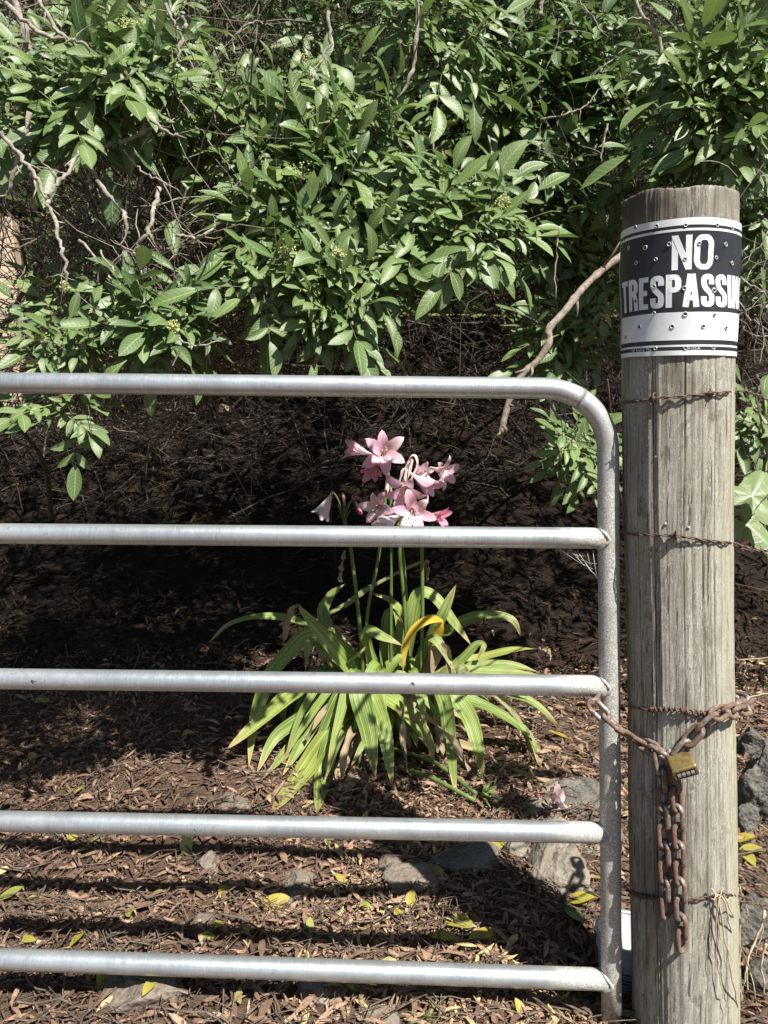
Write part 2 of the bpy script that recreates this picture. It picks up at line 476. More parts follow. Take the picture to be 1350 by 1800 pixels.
def mat_bark(name, c1, c2):
    N = Nodes(name)
    co = N.coord('Object')
    a = N.noise(co, 60, 5, 0.65); b = N.noise(co, 260, 4, 0.7); g = N.noise(co, 4, 3, 0.5)
    c = N.mix(N.rng(a, 0.32, 0.68), c1, c2)
    c = N.mix(N.math('MULTIPLY', N.rng(b, 0.55, 0.72), 0.5), c, tuple(x * 0.4 for x in c1))
    c = N.mix(N.math('MULTIPLY', N.rng(g, 0.45, 0.7), 0.3), c, (0.22, 0.215, 0.18))
    N.set(c, 0.85, 0.0, 0.25)
    N.bump(N.math('ADD', a, b), 0.5, 0.004)
    return N.m

M = {}
M['leaf_o'] = mat_leaf('shrub_leaf', True)
M['leaf_a'] = mat_leaf('shrub_leaf_mass', False)
M['strap'] = mat_strap('lily_leaf')
M['petal'] = mat_petal('lily_petal')
M['steel'] = mat_steel()
M['zinc'] = M['steel']
M['post'] = mat_post()
M['rust'] = mat_rust()
M['wire'] = mat_simple('rusty_wire', (0.085, 0.055, 0.042), (0.19, 0.125, 0.095), 120, 0.8, 0.15, 0.35, 0.3)
M['soil'] = mat_soil()
M['litter'] = mat_litter('dead_leaf_litter', [(0.0, (0.078, 0.052, 0.040)), (0.30, (0.170, 0.105, 0.074)), (0.55, (0.275, 0.172, 0.118)), (0.75, (0.375, 0.245, 0.170)), (0.90, (0.43, 0.305, 0.20)), (1.0, (0.55, 0.44, 0.20))])
M['bank_litter'] = mat_litter('shaded_bank_litter', [(0.0, (0.013, 0.009, 0.0068)), (0.55, (0.029, 0.019, 0.0138)), (0.86, (0.075, 0.049, 0.035)), (0.95, (0.13, 0.088, 0.062)), (1.0, (0.24, 0.165, 0.11))])  # litter on the bank, with the shade under the bush put into its colour
M['twig'] = mat_bark('twig_bark', (0.085, 0.062, 0.048), (0.18, 0.14, 0.11))
M['shaded_twig'] = mat_bark('shaded_twig_bark', (0.030, 0.022, 0.018), (0.075, 0.056, 0.044))  # darker copy of the twig bark, shade of the hollow painted in
M['branch'] = mat_bark('pale_branch_bark', (0.19, 0.165, 0.135), (0.40, 0.36, 0.305))
M['deadwood'] = mat_bark('dead_branch_bark', (0.14, 0.108, 0.085), (0.31, 0.25, 0.20))
M['stalk'] = mat_simple('lily_stalk', (0.075, 0.125, 0.032), (0.13, 0.19, 0.055), 30, 0.5, 0, 0.4, 0.15, 90, (1, 1, 0.2))
M['greenstem'] = mat_simple('green_stem', (0.15, 0.20, 0.06), (0.24, 0.28, 0.10), 40, 0.5)
M['floret'] = mat_simple('pale_green_floret', (0.34, 0.38, 0.11), (0.52, 0.52, 0.22), 200, 0.6)
M['stamen'] = mat_simple('pale_stamen', (0.80, 0.62, 0.58), (0.85, 0.72, 0.60), 200, 0.5)
M['rock'] = mat_rock('grey_lava_rock', (0.15, 0.13, 0.105), (0.255, 0.225, 0.18))
M['rock_dark'] = mat_rock('dark_lava_rock', (0.085, 0.08, 0.072), (0.17, 0.16, 0.14), 0.7)
M['rock_smooth'] = mat_rock('smooth_grey_stone', (0.14, 0.115, 0.092), (0.215, 0.18, 0.145), 0.3)
M['chip'] = mat_rock('brown_stone', (0.13, 0.10, 0.085), (0.18, 0.145, 0.12), 0.2)
M['black'] = mat_simple('sign_black', (0.016, 0.017, 0.021), (0.030, 0.031, 0.036), 30, 0.42, 0, 0.5, 0.03, 15)
M['white'] = mat_simple('sign_white', (0.70, 0.715, 0.72), (0.83, 0.84, 0.85), 22, 0.40, 0, 0.5, 0.03, 15)
M['hole'] = mat_simple('dark_hole', (0.02, 0.018, 0.016), (0.03, 0.028, 0.025), 50, 0.9, 0, 0.2, 0)
M['rim'] = mat_simple('bare_aluminium', (0.50, 0.50, 0.49), (0.62, 0.61, 0.58), 200, 0.42, 0.5, 0.5, 0.1)
M['brass'] = mat_simple('worn_brass', (0.40, 0.275, 0.10), (0.58, 0.44, 0.20), 130, 0.36, 0.85, 0.5, 0.15, 400, (1, 1, 1), 0.001)
M['chrome'] = mat_simple('worn_steel', (0.46, 0.45, 0.43), (0.66, 0.65, 0.62), 180, 0.35, 0.85, 0.5, 0.12)
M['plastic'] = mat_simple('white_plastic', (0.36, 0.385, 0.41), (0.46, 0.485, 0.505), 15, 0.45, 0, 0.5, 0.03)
M['ink'] = mat_simple('black_ink', (0.03, 0.03, 0.032), (0.06, 0.06, 0.06), 60, 0.6, 0, 0.3, 0)
M['paleboard'] = mat_simple('pale_timber', (0.46, 0.34, 0.235), (0.62, 0.49, 0.36), 6, 0.8, 0, 0.25, 0.4, 40, (1, 1, 0.15))
M['straw'] = mat_simple('dry_straw', (0.34, 0.27, 0.18), (0.52, 0.44, 0.31), 60, 0.75)
M['web'] = mat_simple('cobweb_thread', (0.42, 0.41, 0.38), (0.5, 0.49, 0.46), 60, 0.7)
M['grass'] = mat_simple('grass_blade', (0.09, 0.14, 0.035), (0.20, 0.25, 0.075), 40, 0.55)
M['broad'] = mat_leaf('broad_leaf', True)

# ================================================================ GROUND
def G(x, Y):
    x = np.asarray(x, float); Y = np.asarray(Y, float)
    t = np.clip(Y - 2.75, 0, None)
    z = 0.52 * t * t / (t + 0.5)
    z = np.where(Y > 7, 0.52 * 4.25 ** 2 / 4.75 + 0.13 * (np.clip(Y, 7, 15) - 7), z)
    z = z - 0.075 * np.exp(-((x - 0.50) / 0.17) ** 2 - ((Y - 1.60) / 0.15) ** 2)
    near = np.exp(-((np.clip(Y, 0, 60) - 3) / 9) ** 2) * np.exp(-(x / 9) ** 2)
    z = z + near * (0.030 * noise2(x + 40, Y + 40, 5, 1.6) + 0.016 * noise2(x + 40, Y + 40, 6, 4.7) + 0.008 * noise2(x + 40, Y + 40, 8, 11.0))
    z = z + near * np.clip(Y - 2.9, 0, 1) * (0.09 * noise2(x + 40, Y + 40, 9, 1.3) + 0.04 * noise2(x + 40, Y + 40, 10, 3.3))
    return z
def Gz(x, Y): return float(G(x, Y))

def build_ground():
    xs = np.concatenate([-np.geomspace(400, 4.2, 26), np.linspace(-4, 4, 170), np.geomspace(4.2, 400, 26)])
    ys = np.concatenate([-np.geomspace(400, 0.6, 24), np.linspace(-0.5, 8.5, 200), np.geomspace(8.8, 600, 30)])
    X, Y = np.meshgrid(xs, ys)
    Z = G(X, Y)
    n, m = X.shape
    idx = np.arange(n * m).reshape(n, m)
    faces = np.stack([idx[:-1, :-1], idx[:-1, 1:], idx[1:, 1:], idx[1:, :-1]], -1).reshape(-1, 4)
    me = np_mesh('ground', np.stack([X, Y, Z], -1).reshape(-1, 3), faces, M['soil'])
    tag(link('ground', me), kind='structure')
build_ground()

def strips(n, x, Y, L, W, lift, color, rng, tilt=0.25):
    """n dead-leaf strips lying on the ground: 4 cross-sections, 3 quads each"""
    yaw = rng.uniform(0, 2 * math.pi, n); curve = rng.normal(0, 0.6, n); arch = rng.normal(0.03, 0.10, n) * L
    prof = np.array([0.22, 1.0, 0.85, 0.12]); ts = np.array([-0.5, -0.17, 0.2, 0.5])
    z0 = G(x, Y) + lift
    roll = rng.normal(0, 0.5, n); pit = rng.normal(0, tilt, n)
    V = np.zeros((n, 4, 2, 3))
    for i, t in enumerate(ts):
        a = yaw + curve * t
        cx = x + np.cos(yaw + curve * t * 0.5) * t * L; cy = Y + np.sin(yaw + curve * t * 0.5) * t * L
        cz = z0 + pit * t * L + arch * (1 - 4 * t * t)
        cz = np.maximum(cz, G(cx, cy) + 0.002)
        w = W * prof[i] * 0.5
        for j, s in enumerate((-1, 1)):
            V[:, i, j, 0] = cx - np.sin(a) * s * w * np.cos(roll)
            V[:, i, j, 1] = cy + np.cos(a) * s * w * np.cos(roll)
            V[:, i, j, 2] = cz + s * w * np.sin(roll)
    base = (np.arange(n) * 8)[:, None]
    q = np.array([[0, 1, 3, 2], [2, 3, 5, 4], [4, 5, 7, 6]]).reshape(1, 12)
    faces = (base + q).reshape(-1, 4)
    attr = np.repeat(np.stack([color, rng.uniform(0, 1, n), np.zeros(n), np.ones(n)], -1), 8, axis=0)
    return V.reshape(-1, 3), faces, attr

def build_litter():
    r = np.random.default_rng(3)
    n1 = 105000
    Y = 1.15 + 2.1 * r.uniform(0, 1, n1) ** 1.0; x = r.uniform(-1, 1, n1) * (0.58 * Y + 0.25)
    L = np.clip(r.lognormal(math.log(0.0128), 0.72, n1), 0.004, 0.10); W = np.clip(L * r.uniform(0.10, 0.36, n1), 0.0011, 0.011)
    patch = 0.22 * noise2(x + 30, Y + 30, 91, 2.6) + 0.16 * noise2(x + 30, Y + 30, 92, 8.0)
    col = np.clip(r.beta(1.5, 2.0, n1) + patch, 0, 1)
    keep = (r.uniform(0, 1, n1) < 0.62 + 0.9 * noise2(x + 30, Y + 30, 93, 3.4)) | (L > .03)      # thin places where the dusty soil shows
    x, Y, L, W, col = x[keep], Y[keep], L[keep], W[keep], col[keep]
    V, f, a = strips(len(x), x, Y, L, W, r.uniform(0, 0.018, len(x)), col, r)
    n3 = 800                                          # whole dead leaves, broader and paler, flat on top
    Y3 = 1.2 + 2.3 * r.uniform(0, 1, n3); x3 = r.uniform(-1, 1, n3) * (0.58 * Y3 + 0.25)
    L3 = r.uniform(.025, .062, n3); V3, f3, a3 = strips(n3, x3, Y3, L3, L3 * r.uniform(.20, .38, n3), r.uniform(.012, .026, n3), np.clip(r.normal(.60, .22, n3), 0.1, 1), r, 0.15)
    f3 = f3 + len(V); V = np.concatenate([V, V3]); f = np.concatenate([f, f3]); a = np.concatenate([a, a3])
    tag(link('leaf_litter', np_mesh('leaf_litter', V, f, M['litter'], False, a)), kind='stuff')
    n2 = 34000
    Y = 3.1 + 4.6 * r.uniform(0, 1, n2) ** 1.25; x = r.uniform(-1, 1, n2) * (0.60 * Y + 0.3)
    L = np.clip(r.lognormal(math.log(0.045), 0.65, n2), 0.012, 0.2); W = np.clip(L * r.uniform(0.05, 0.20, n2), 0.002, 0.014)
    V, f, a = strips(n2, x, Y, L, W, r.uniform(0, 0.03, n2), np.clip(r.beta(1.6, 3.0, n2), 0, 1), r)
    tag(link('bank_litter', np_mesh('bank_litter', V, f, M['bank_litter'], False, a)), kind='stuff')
    # thin twigs and needles woven into the litter
    mb = MB()
    for k in range(1100):
        Yc = 1.3 + 1.9 * random.random() ** 1.2; xc = random.uniform(-1, 1) * (0.58 * Yc + 0.2)
        Lk = random.uniform(0.06, 0.28) * (1 if Yc < 3 else 1.5); yaw = random.gauss(0, 0.9); c = random.gauss(0, 1.2)
        pts = []
        for i in range(5):
            t = i / 4 - 0.5
            px, py = xc + math.cos(yaw + c * t) * t * Lk, Yc + math.sin(yaw + c * t) * t * Lk
            pts.append((px, py, Gz(px, py) + 0.012 + 0.02 * random.random() + abs(t) * random.random() * 0.02))
        mb.tube(pts, random.choice((.0009, .0011, .0014, .002, .003)), 3, False)
    tag(mb.build('fallen_twigs', M['twig']), kind='stuff')
build_litter()

# ================================================================ GATE
GATE_L, GATE_R = 1.505, 1.463
def gate_Y(px): return GATE_L + (GATE_R - GATE_L) * px / 1060.0
def GP(px, py): return P(px, py, gate_Y(px))
def build_gate():
    R = 0.0212
    t = thing('metal_gate', (float(GP(530, 1700).x), GATE_L, 0.0), 'galvanised tubular metal farm gate with five rails and a rounded top corner', 'gate')
    def ext(a, b, x):                       # carry a rail on in a straight line, out of the picture, to the hinge side
        a, b = GP(*a), GP(*b); return a + (b - a) * ((x - a.x) / (b.x - a.x))
    XL = -2.35
    # frame: top rail, bend and latch-side upright in one bent pipe
    top = [ext((0, 673), (900, 682), XL), ext((0, 673), (900, 682), -1.2), GP(0, 673), GP(300, 676), GP(600, 679), GP(800, 681), GP(900, 682)]
    bend = []
    for i in range(0, 19):
        a = i / 18 * math.pi / 2
        bend.append(GP(951 + 118.0 * math.sin(a) ** 0.94, 797 - 114.5 * math.cos(a) ** 0.94))
    stile = [GP(1069 + (py - 797) / 1000 * 6, py) for py in (860, 940, 1020, 1100, 1200, 1300, 1400, 1500, 1600, 1700, 1793)]
    mb = MB(); mb.tube(top + bend[:8], R, 28)
    mb.build('top_rail', M['steel'], t)
    mb = MB(); mb.tube(bend[7:] + stile, R * 1.0015, 28)
    end = stile[-1]; mb.tube([end, end + Vector((0, 0, 0.004))], R * 0.8, 20)
    mb.build('upright', M['zinc'], t)
    ends = [((0, 938), (1000, 945.5), 1052), ((0, 1193), (1000, 1205), 1054), ((0, 1443.5), (1000, 1462.5), 1056), ((0, 1686), (1000, 1719.5), 1058)]
    for a, b, pe in ends:
        sl = (b[1] - a[1]) / 1000.0
        pts = [ext(a, b, XL), ext(a, b, -1.2)] + [GP(p, a[1] + sl * p) for p in (0, 200, 400, 600, 800, 945, 1000, 1030, pe + 12)]
        mb = MB(); mb.tube(pts, [R] * (len(pts) - 1) + [R * 0.96], 32)
        mb.build('rail', M['steel'], t)
        # weld bead along the saddle where the rail meets the upright
        ax = GP(1069 + (a[1] + sl * 1069 - 797) / 1000 * 6, a[1] + sl * 1069); mbw = MB(); ring = []
        for k in range(40):
            th = 2 * math.pi * k / 40; yy, zz = R * .965 * math.sin(th), R * .965 * math.cos(th)
            ring.append(ax + Vector((-math.sqrt(max(0, R ** 2 - yy * yy)) + .0012 - .0008 * random.random(), yy, zz)))
        mbw.tube(ring, [0.0032 + 0.0012 * random.random() for _ in ring], 8, False, True)
        mbw.build('weld', M['zinc'], t)
    # hinge-side upright, out of the picture
    a = ext((0, 673), (900, 682), XL); b = ext((0, 1686), (1000, 1719.5), XL)
    mb = MB(); mb.tube([a + Vector((0, 0, 0.0)), a.lerp(b, .5), b - Vector((0, 0, .09))], R * 1.01, 20); mb.build('hinge_upright', M['steel'], t)
    # flake of lost zinc on the third rail, a scratch or two
    c0 = GP(70, 1193.8)
    def patch(poly, dc, r):
        mb = MB(); vs = []
        for (dx, dy) in poly:
            s = max(-0.95, min(0.95, dy * 0.00113 / R)); th = math.asin(s)
            vs.append(dc + Vector((dx * 0.00113, -R * 1.006 * math.cos(th), -R * 1.006 * math.sin(th))))
        mb.add(vs, [tuple(range(len(vs)))])
        return mb
    patch([(-9, -4), (-6, -6), (-2, -3), (1, -6), (10, -13), (8, -8), (3, -2), (2, 4), (-1, 10), (-4, 10), (-4, 2), (-7, -1)], c0, R).build('zinc_flake', M['ink'], t, False)
    patch([(-4, -3), (0, -4), (3, 0), (4, 4), (1, 2)], GP(725, 1193 + 8.5 - 6), R).build('zinc_flake', M['ink'], t, False)
    patch([(-4, -3), (-1, -3), (3, 1), (2, 2)], GP(347, 1450), R).build('zinc_flake', M['ink'], t, False)
build_gate()

# ================================================================ POST, SIGN
PY = 1.452
PROF = [(326, 1195.5, 206), (400, 1194.5, 205), (640, 1190.5, 198), (900, 1189.5, 194.5), (1250, 1194.5, 191), (1500, 1197, 191), (1790, 1200.5, 192)]
def post_rings():
    out = []
    for py, c, w in PROF:
        p = P(c, py, PY); th = math.atan2(p.x, PY); r = w / 2 * scale_at(c, py, PY) * math.cos(th) * 0.996; out.append((P(c, py, PY - r * .93).z, p.x, r))
    return sorted(out)
RINGS = post_rings()
_rz = np.array([r[0] for r in RINGS]); _rx = np.array([r[1] for r in RINGS]); _rr = np.array([r[2] for r in RINGS])
def post_at(z):
    if z < _rz[0]:
        k = (_rx[1] - _rx[0]) / (_rz[1] - _rz[0]); return Vector((_rx[0] + k * (z - _rz[0]), PY, z)), float(_rr[0])
    return Vector((float(np.interp(z, _rz, _rx)), PY, z)), float(np.interp(z, _rz, _rr))
E_F = Vector((-_rx.mean(), -PY, 0)).normalized()        # from the post towards the camera
E_R = Vector((-E_F.y, E_F.x, 0)) * 1.0                  # to the right in the picture
if E_R.x < 0: E_R = -E_R
def on_post(phi, z, off=0.0):
    c, r = post_at(z)
    return c + (E_F * math.cos(phi) + E_R * math.sin(phi)) * (r + off)
def post_hit(px, py, off=0.0):
    """where the sight line through a photo pixel meets the post"""
    d = ray(px, py); lo = None
    for k in range(900):
        s = 1.15 + k * 0.0005
        p = EYE + d * (s / d.y)
        c, r = post_at(p.z)
        if (Vector((p.x, p.y)) - Vector((c.x, c.y))).length <= r + off: return p
    # beside the post: nearest point to the axis
    return EYE + d * (PY / d.y)

def build_post():
    nseg, zt, zb = 400, float(_rz[-1]), -0.35
    zs = np.concatenate([np.linspace(zb, 0.0, 8)[:-1], np.linspace(0.0, zt - 0.01, 130), [zt - 0.004, zt - 0.001, zt]])
    ph = np.linspace(-math.pi, math.pi, nseg, endpoint=False)
    r = np.random.default_rng(21)
    V, A = [], []
    cracks = [(r.uniform(-math.pi, math.pi), r.uniform(0, zt), r.uniform(0.25, 1.2), r.uniform(0.4, 1.0)) for _ in range(46)]
    cracks += [(-0.42, 0.9, 1.6, 0.9), (0.12, 1.1, 1.4, 1.0), (0.45, 0.7, 1.5, 0.8), (0.7, 1.0, 1.3, 0.8), (-0.75, 0.6, 1.4, 0.8)]
    grain = smooth_noise(ph + 4, 31, 40) * 0.0006 + smooth_noise(ph + 4, 32, 9) * 0.0005
    for i, z in enumerate(zs):
        c, rad = post_at(z)
        d = grain + 0.0007 * smooth_noise(ph * 9 + z * 0.7, 40, 1.0) + 0.0022 * noise2(ph + 5, np.full(nseg, z * 1.3 + 3), 44, 2.2) + 0.0007 * noise2(ph * 6 + 40, np.full(nseg, z * 6 + 3), 45, 2.0)
        ck = np.zeros(nseg)
        for (p0, zc, ln, dep) in cracks:
            u = abs(z - zc) / (ln / 2)
            if u < 1:
                pp = p0 + 0.02 * math.sin(z * 5 + p0 * 9)
                g = np.exp(-(((ph - pp + math.pi) % (2 * math.pi) - math.pi) / 0.0075) ** 2) * (1 - u ** 4) * dep
                ck = np.maximum(ck, g)
        d = d - 0.0035 * ck
        if i >= len(zs) - 3: d = d - (0.0005, 0.0015, 0.004)[i - len(zs) + 3]
        zz = (0.004 * smooth_noise(ph + 4, 55, 2.0) + 0.0012 * smooth_noise(ph + 4, 56, 25) if z > zt - 0.011 else 0)
        rr = rad + d
        V.append(np.stack([c.x + (E_F.x * np.cos(ph) + E_R.x * np.sin(ph)) * rr, c.y + (E_F.y * np.cos(ph) + E_R.y * np.sin(ph)) * rr, np.full(nseg, z) + zz - 0 * ph], -1))
        lich = np.clip((ph - 0.72) / 0.35, 0, 1) * (z < 1.35) * np.clip((1.9 - z), 0, 1) * 0.8 + np.clip((-ph - 1.05) / 0.2, 0, 1) * np.exp(-((z - 0.95) / 0.45) ** 2)
        dark = np.exp(-((z - zt) / 0.09) ** 2) * np.clip(0.85 - ph * 0.45, 0, 1)
        A.append(np.stack([np.clip(lich, 0, 1), np.clip(ck * 1.1, 0, 1), np.clip(dark, 0, 1), np.ones(nseg)], -1))
    n = len(zs)
    idx = np.arange(n * nseg).reshape(n, nseg); nx = np.roll(idx, -1, 1)
    faces = np.stack([idx[:-1], nx[:-1], nx[1:], idx[1:]], -1).reshape(-1, 4)
    V = np.concatenate(V); A = np.concatenate(A)
    # cut end: rings closing to the centre
    base = len(V); c, rad = post_at(zt); top = []
    for k, f in enumerate((0.75, 0.5, 0.25, 0.02)):
        top.append(np.stack([c.x + (E_F.x * np.cos(ph) + E_R.x * np.sin(ph)) * rad * f, c.y + (E_F.y * np.cos(ph) + E_R.y * np.sin(ph)) * rad * f, zt + 0.003 * smooth_noise(ph + k * 3 + 4, 60 + k, 9)], -1))
    V = np.concatenate([V] + top); A = np.concatenate([A, np.tile([0, 0.1, 0.5, 1.0], (4 * nseg, 1))])
    last = idx[-1]
    for k in range(4):
        cur = base + k * nseg + np.arange(nseg)
        faces = np.concatenate([faces, np.stack([last, np.roll(last, -1), np.roll(cur, -1), cur], -1)]); last = cur
    me = np_mesh('wooden_post', V, faces, M['post'], True, A)
    o = link('wooden_post', me)
    tag(o, 'thick round weathered grey wooden gatepost beside the gate', 'post')
    # a few nail heads left in the wood
    for px, py in ((1170, 921), (1210, 927), (1139, 783), (1153, 803)):
        p = post_hit(px, py, 0.0); nrm = (p - post_at(p.z)[0]).normalized()
        mb = MB(); mb.tube([p - nrm * 0.004, p + nrm * 0.0015, p + nrm * 0.0022], [0.0026, 0.0026, 0.0012], 10)
        mb.build('nail', M['rim'], o)
    return o
POST = build_post()

SIGN_TOP = post_hit(1194, 384, 0.003).z
SIGN_BOT = post_hit(1192, 624.5, 0.003).z
def SP(u, v, off=0.0):
    """sign coordinates: u = arc in photo pixels (100 per radian, 0 = facing the camera), v = photo pixels below the sign's top edge"""
    z = SIGN_TOP + (SIGN_BOT - SIGN_TOP) * v / 240.0
    warp = 0.0011 * math.sin(u * .043 + v * .021) + 0.0009 * math.sin(v * .05 - u * .017 + 1.3) + 0.0012 * max(0, (abs(v - 120) - 95) / 25) * math.sin(u * .06)
    return on_post(u / 100.0, z, 0.0038 + warp + off)
def sign_sheet(u0, u1, v0, v1, off, thick=None, nu=None):
    nu = nu or max(2, int((u1 - u0) / 4)); nv = max(1, int((v1 - v0) / 20))
    mb = MB()
    mb.grid([[SP(u0 + (u1 - u0) * i / nu, v0 + (v1 - v0) * j / nv, off) for i in range(nu + 1)] for j in range(nv, -1, -1)])
    if thick:
        b = len(mb.v)
        mb.grid([[SP(u0 + (u1 - u0) * i / nu, v0 + (v1 - v0) * j / nv, off - thick) for i in range(nu + 1)] for j in range(nv + 1)])
        for va in (v0, v1):
            mb.grid([[SP(u0 + (u1 - u0) * i / nu, va, off - d) for i in range(nu + 1)] for d in (0, thick)])
        for ua in (u0, u1):
            mb.grid([[SP(ua, v0 + (v1 - v0) * j / nv, off - d) for j in range(nv + 1)] for d in (0, thick)])
    return mb

def ribbon(mb, pts, hw, off, u0, v0, closed=False):
    """flat stroke of half-width hw (number or (h,v)) through glyph points, printed on the sign"""
    n = len(pts); hx, hy = hw if isinstance(hw, tuple) else (hw, hw)
    L, R = [], []
    for i in range(n):
        a = pts[i - 1] if (i or closed) else pts[i]; b = pts[(i + 1) % n] if (i < n - 1 or closed) else pts[i]
        dx, dy = b[0] - a[0], b[1] - a[1]; l = math.hypot(dx, dy) or 1
        nx, ny = -dy / l, dx / l
        L.append(SP(u0 + pts[i][0] + nx * hx, v0 + pts[i][1] + ny * hy, off)); R.append(SP(u0 + pts[i][0] - nx * hx, v0 + pts[i][1] - ny * hy, off))
    if closed: L.append(L[0]); R.append(R[0])
    mb.grid([L, R])
def dense(pts, step=3.0):
    out = []
    for a, b in zip(pts[:-1], pts[1:]):
        k = max(1, int(math.hypot(b[0] - a[0], b[1] - a[1]) / step))
        out += [(a[0] + (b[0] - a[0]) * i / k, a[1] + (b[1] - a[1]) * i / k) for i in range(k)]
    return out + [pts[-1]]
def curve2(pts, closed=False):
    return [(p.x, p.y) for p in catmull([Vector((a, b, 0)) for a, b in pts], 6, closed)]
def glyph(ch, w, h):
    """strokes of a bold condensed capital: list of (points, (half-width across, half-width along), closed)"""
    t = 4.9; hb = 4.7; X = lambda f: f * w; Y = lambda f: f * h
    l, r = t, w - t
    bar = lambda y, a, b: (dense([(a, y), (b, y)]), (hb, hb), False)
    stem = lambda x: (dense([(x, 0), (x, h)], 8), (t, t), False)
    if ch == 'I': return [stem(w / 2)]
    if ch == 'T': return [bar(hb, 0.5, w - 0.5), (dense([(w / 2, 0), (w / 2, h)], 8), (t, t), False)]
    if ch == 'E': return [stem(l), bar(hb, l, w - 1), bar(h / 2, l, w - 3), bar(h - hb, l, w - 1)]
    if ch == 'N': return [stem(l), stem(r), (dense([(l, 1), (r, h - 1)], 4), (t, t), False)]
    if ch == 'A': return [(dense([(t * 0.9, h), (w / 2 - 1.5, 0)], 5), (t, t), False), (dense([(w - t * 0.9, h), (w / 2 + 1.5, 0)], 5), (t, t), False), bar(h * 0.72, X(.25), X(.75))]
    if ch in 'PR':
        m = h * (0.545 if ch == 'P' else 0.52)
        bowl = [(l, hb), (w * .50, hb), (w * .68, hb + 1.2), (r, hb + 7), (r, m / 2), (r, m - hb - 5), (w * .68, m - hb - .8), (w * .5, m - hb + .4), (l, m - hb + .4)]
        s = [stem(l), (curve2(bowl), (t, hb), False)]
        if ch == 'R': s.append((curve2([(w * .5, m - hb), (w * .68, m + 1), (r - .4, m + 8), (r, h * .75), (r + 1.0, h)]), (t, t), False))
        return s
    if ch == 'S':
        c = [(r, h * .315), (r, h * .20), (w * .72, hb + 1.2), (w * .5, hb), (w * .27, hb + 1.6), (l, h * .19), (l + .3, h * .30), (w * .33, h * .42), (w * .55, h * .52), (r - .6, h * .63), (r, h * .79), (w * .73, h - hb - 1.4), (w * .5, h - hb), (w * .27, h - hb - 1.3), (l, h * .80), (l, h * .68)]
        return [(curve2(c), (t, hb), False)]
    if ch == 'O':
        c = [(l, h * .5), (l, h * .24), (w * .30, hb + 1), (w * .5, hb), (w * .70, hb + 1), (r, h * .24), (r, h * .5), (r, h * .76), (w * .70, h - hb - 1), (w * .5, h - hb), (w * .30, h - hb - 1), (l, h * .76)]
        return [(curve2(c, True), (t, hb), True)]
    if ch == 'G':
        c = [(r, h * .31), (r, h * .20), (w * .70, hb + 1), (w * .5, hb), (w * .30, hb + 1), (l, h * .24), (l, h * .5), (l, h * .76), (w * .30, h - hb - 1), (w * .5, h - hb), (w * .70, h - hb - 1), (r, h * .78), (r, h * .52)]
        return [(curve2(c), (t, hb), False), bar(h * .54, w * .5, r)]
    return []

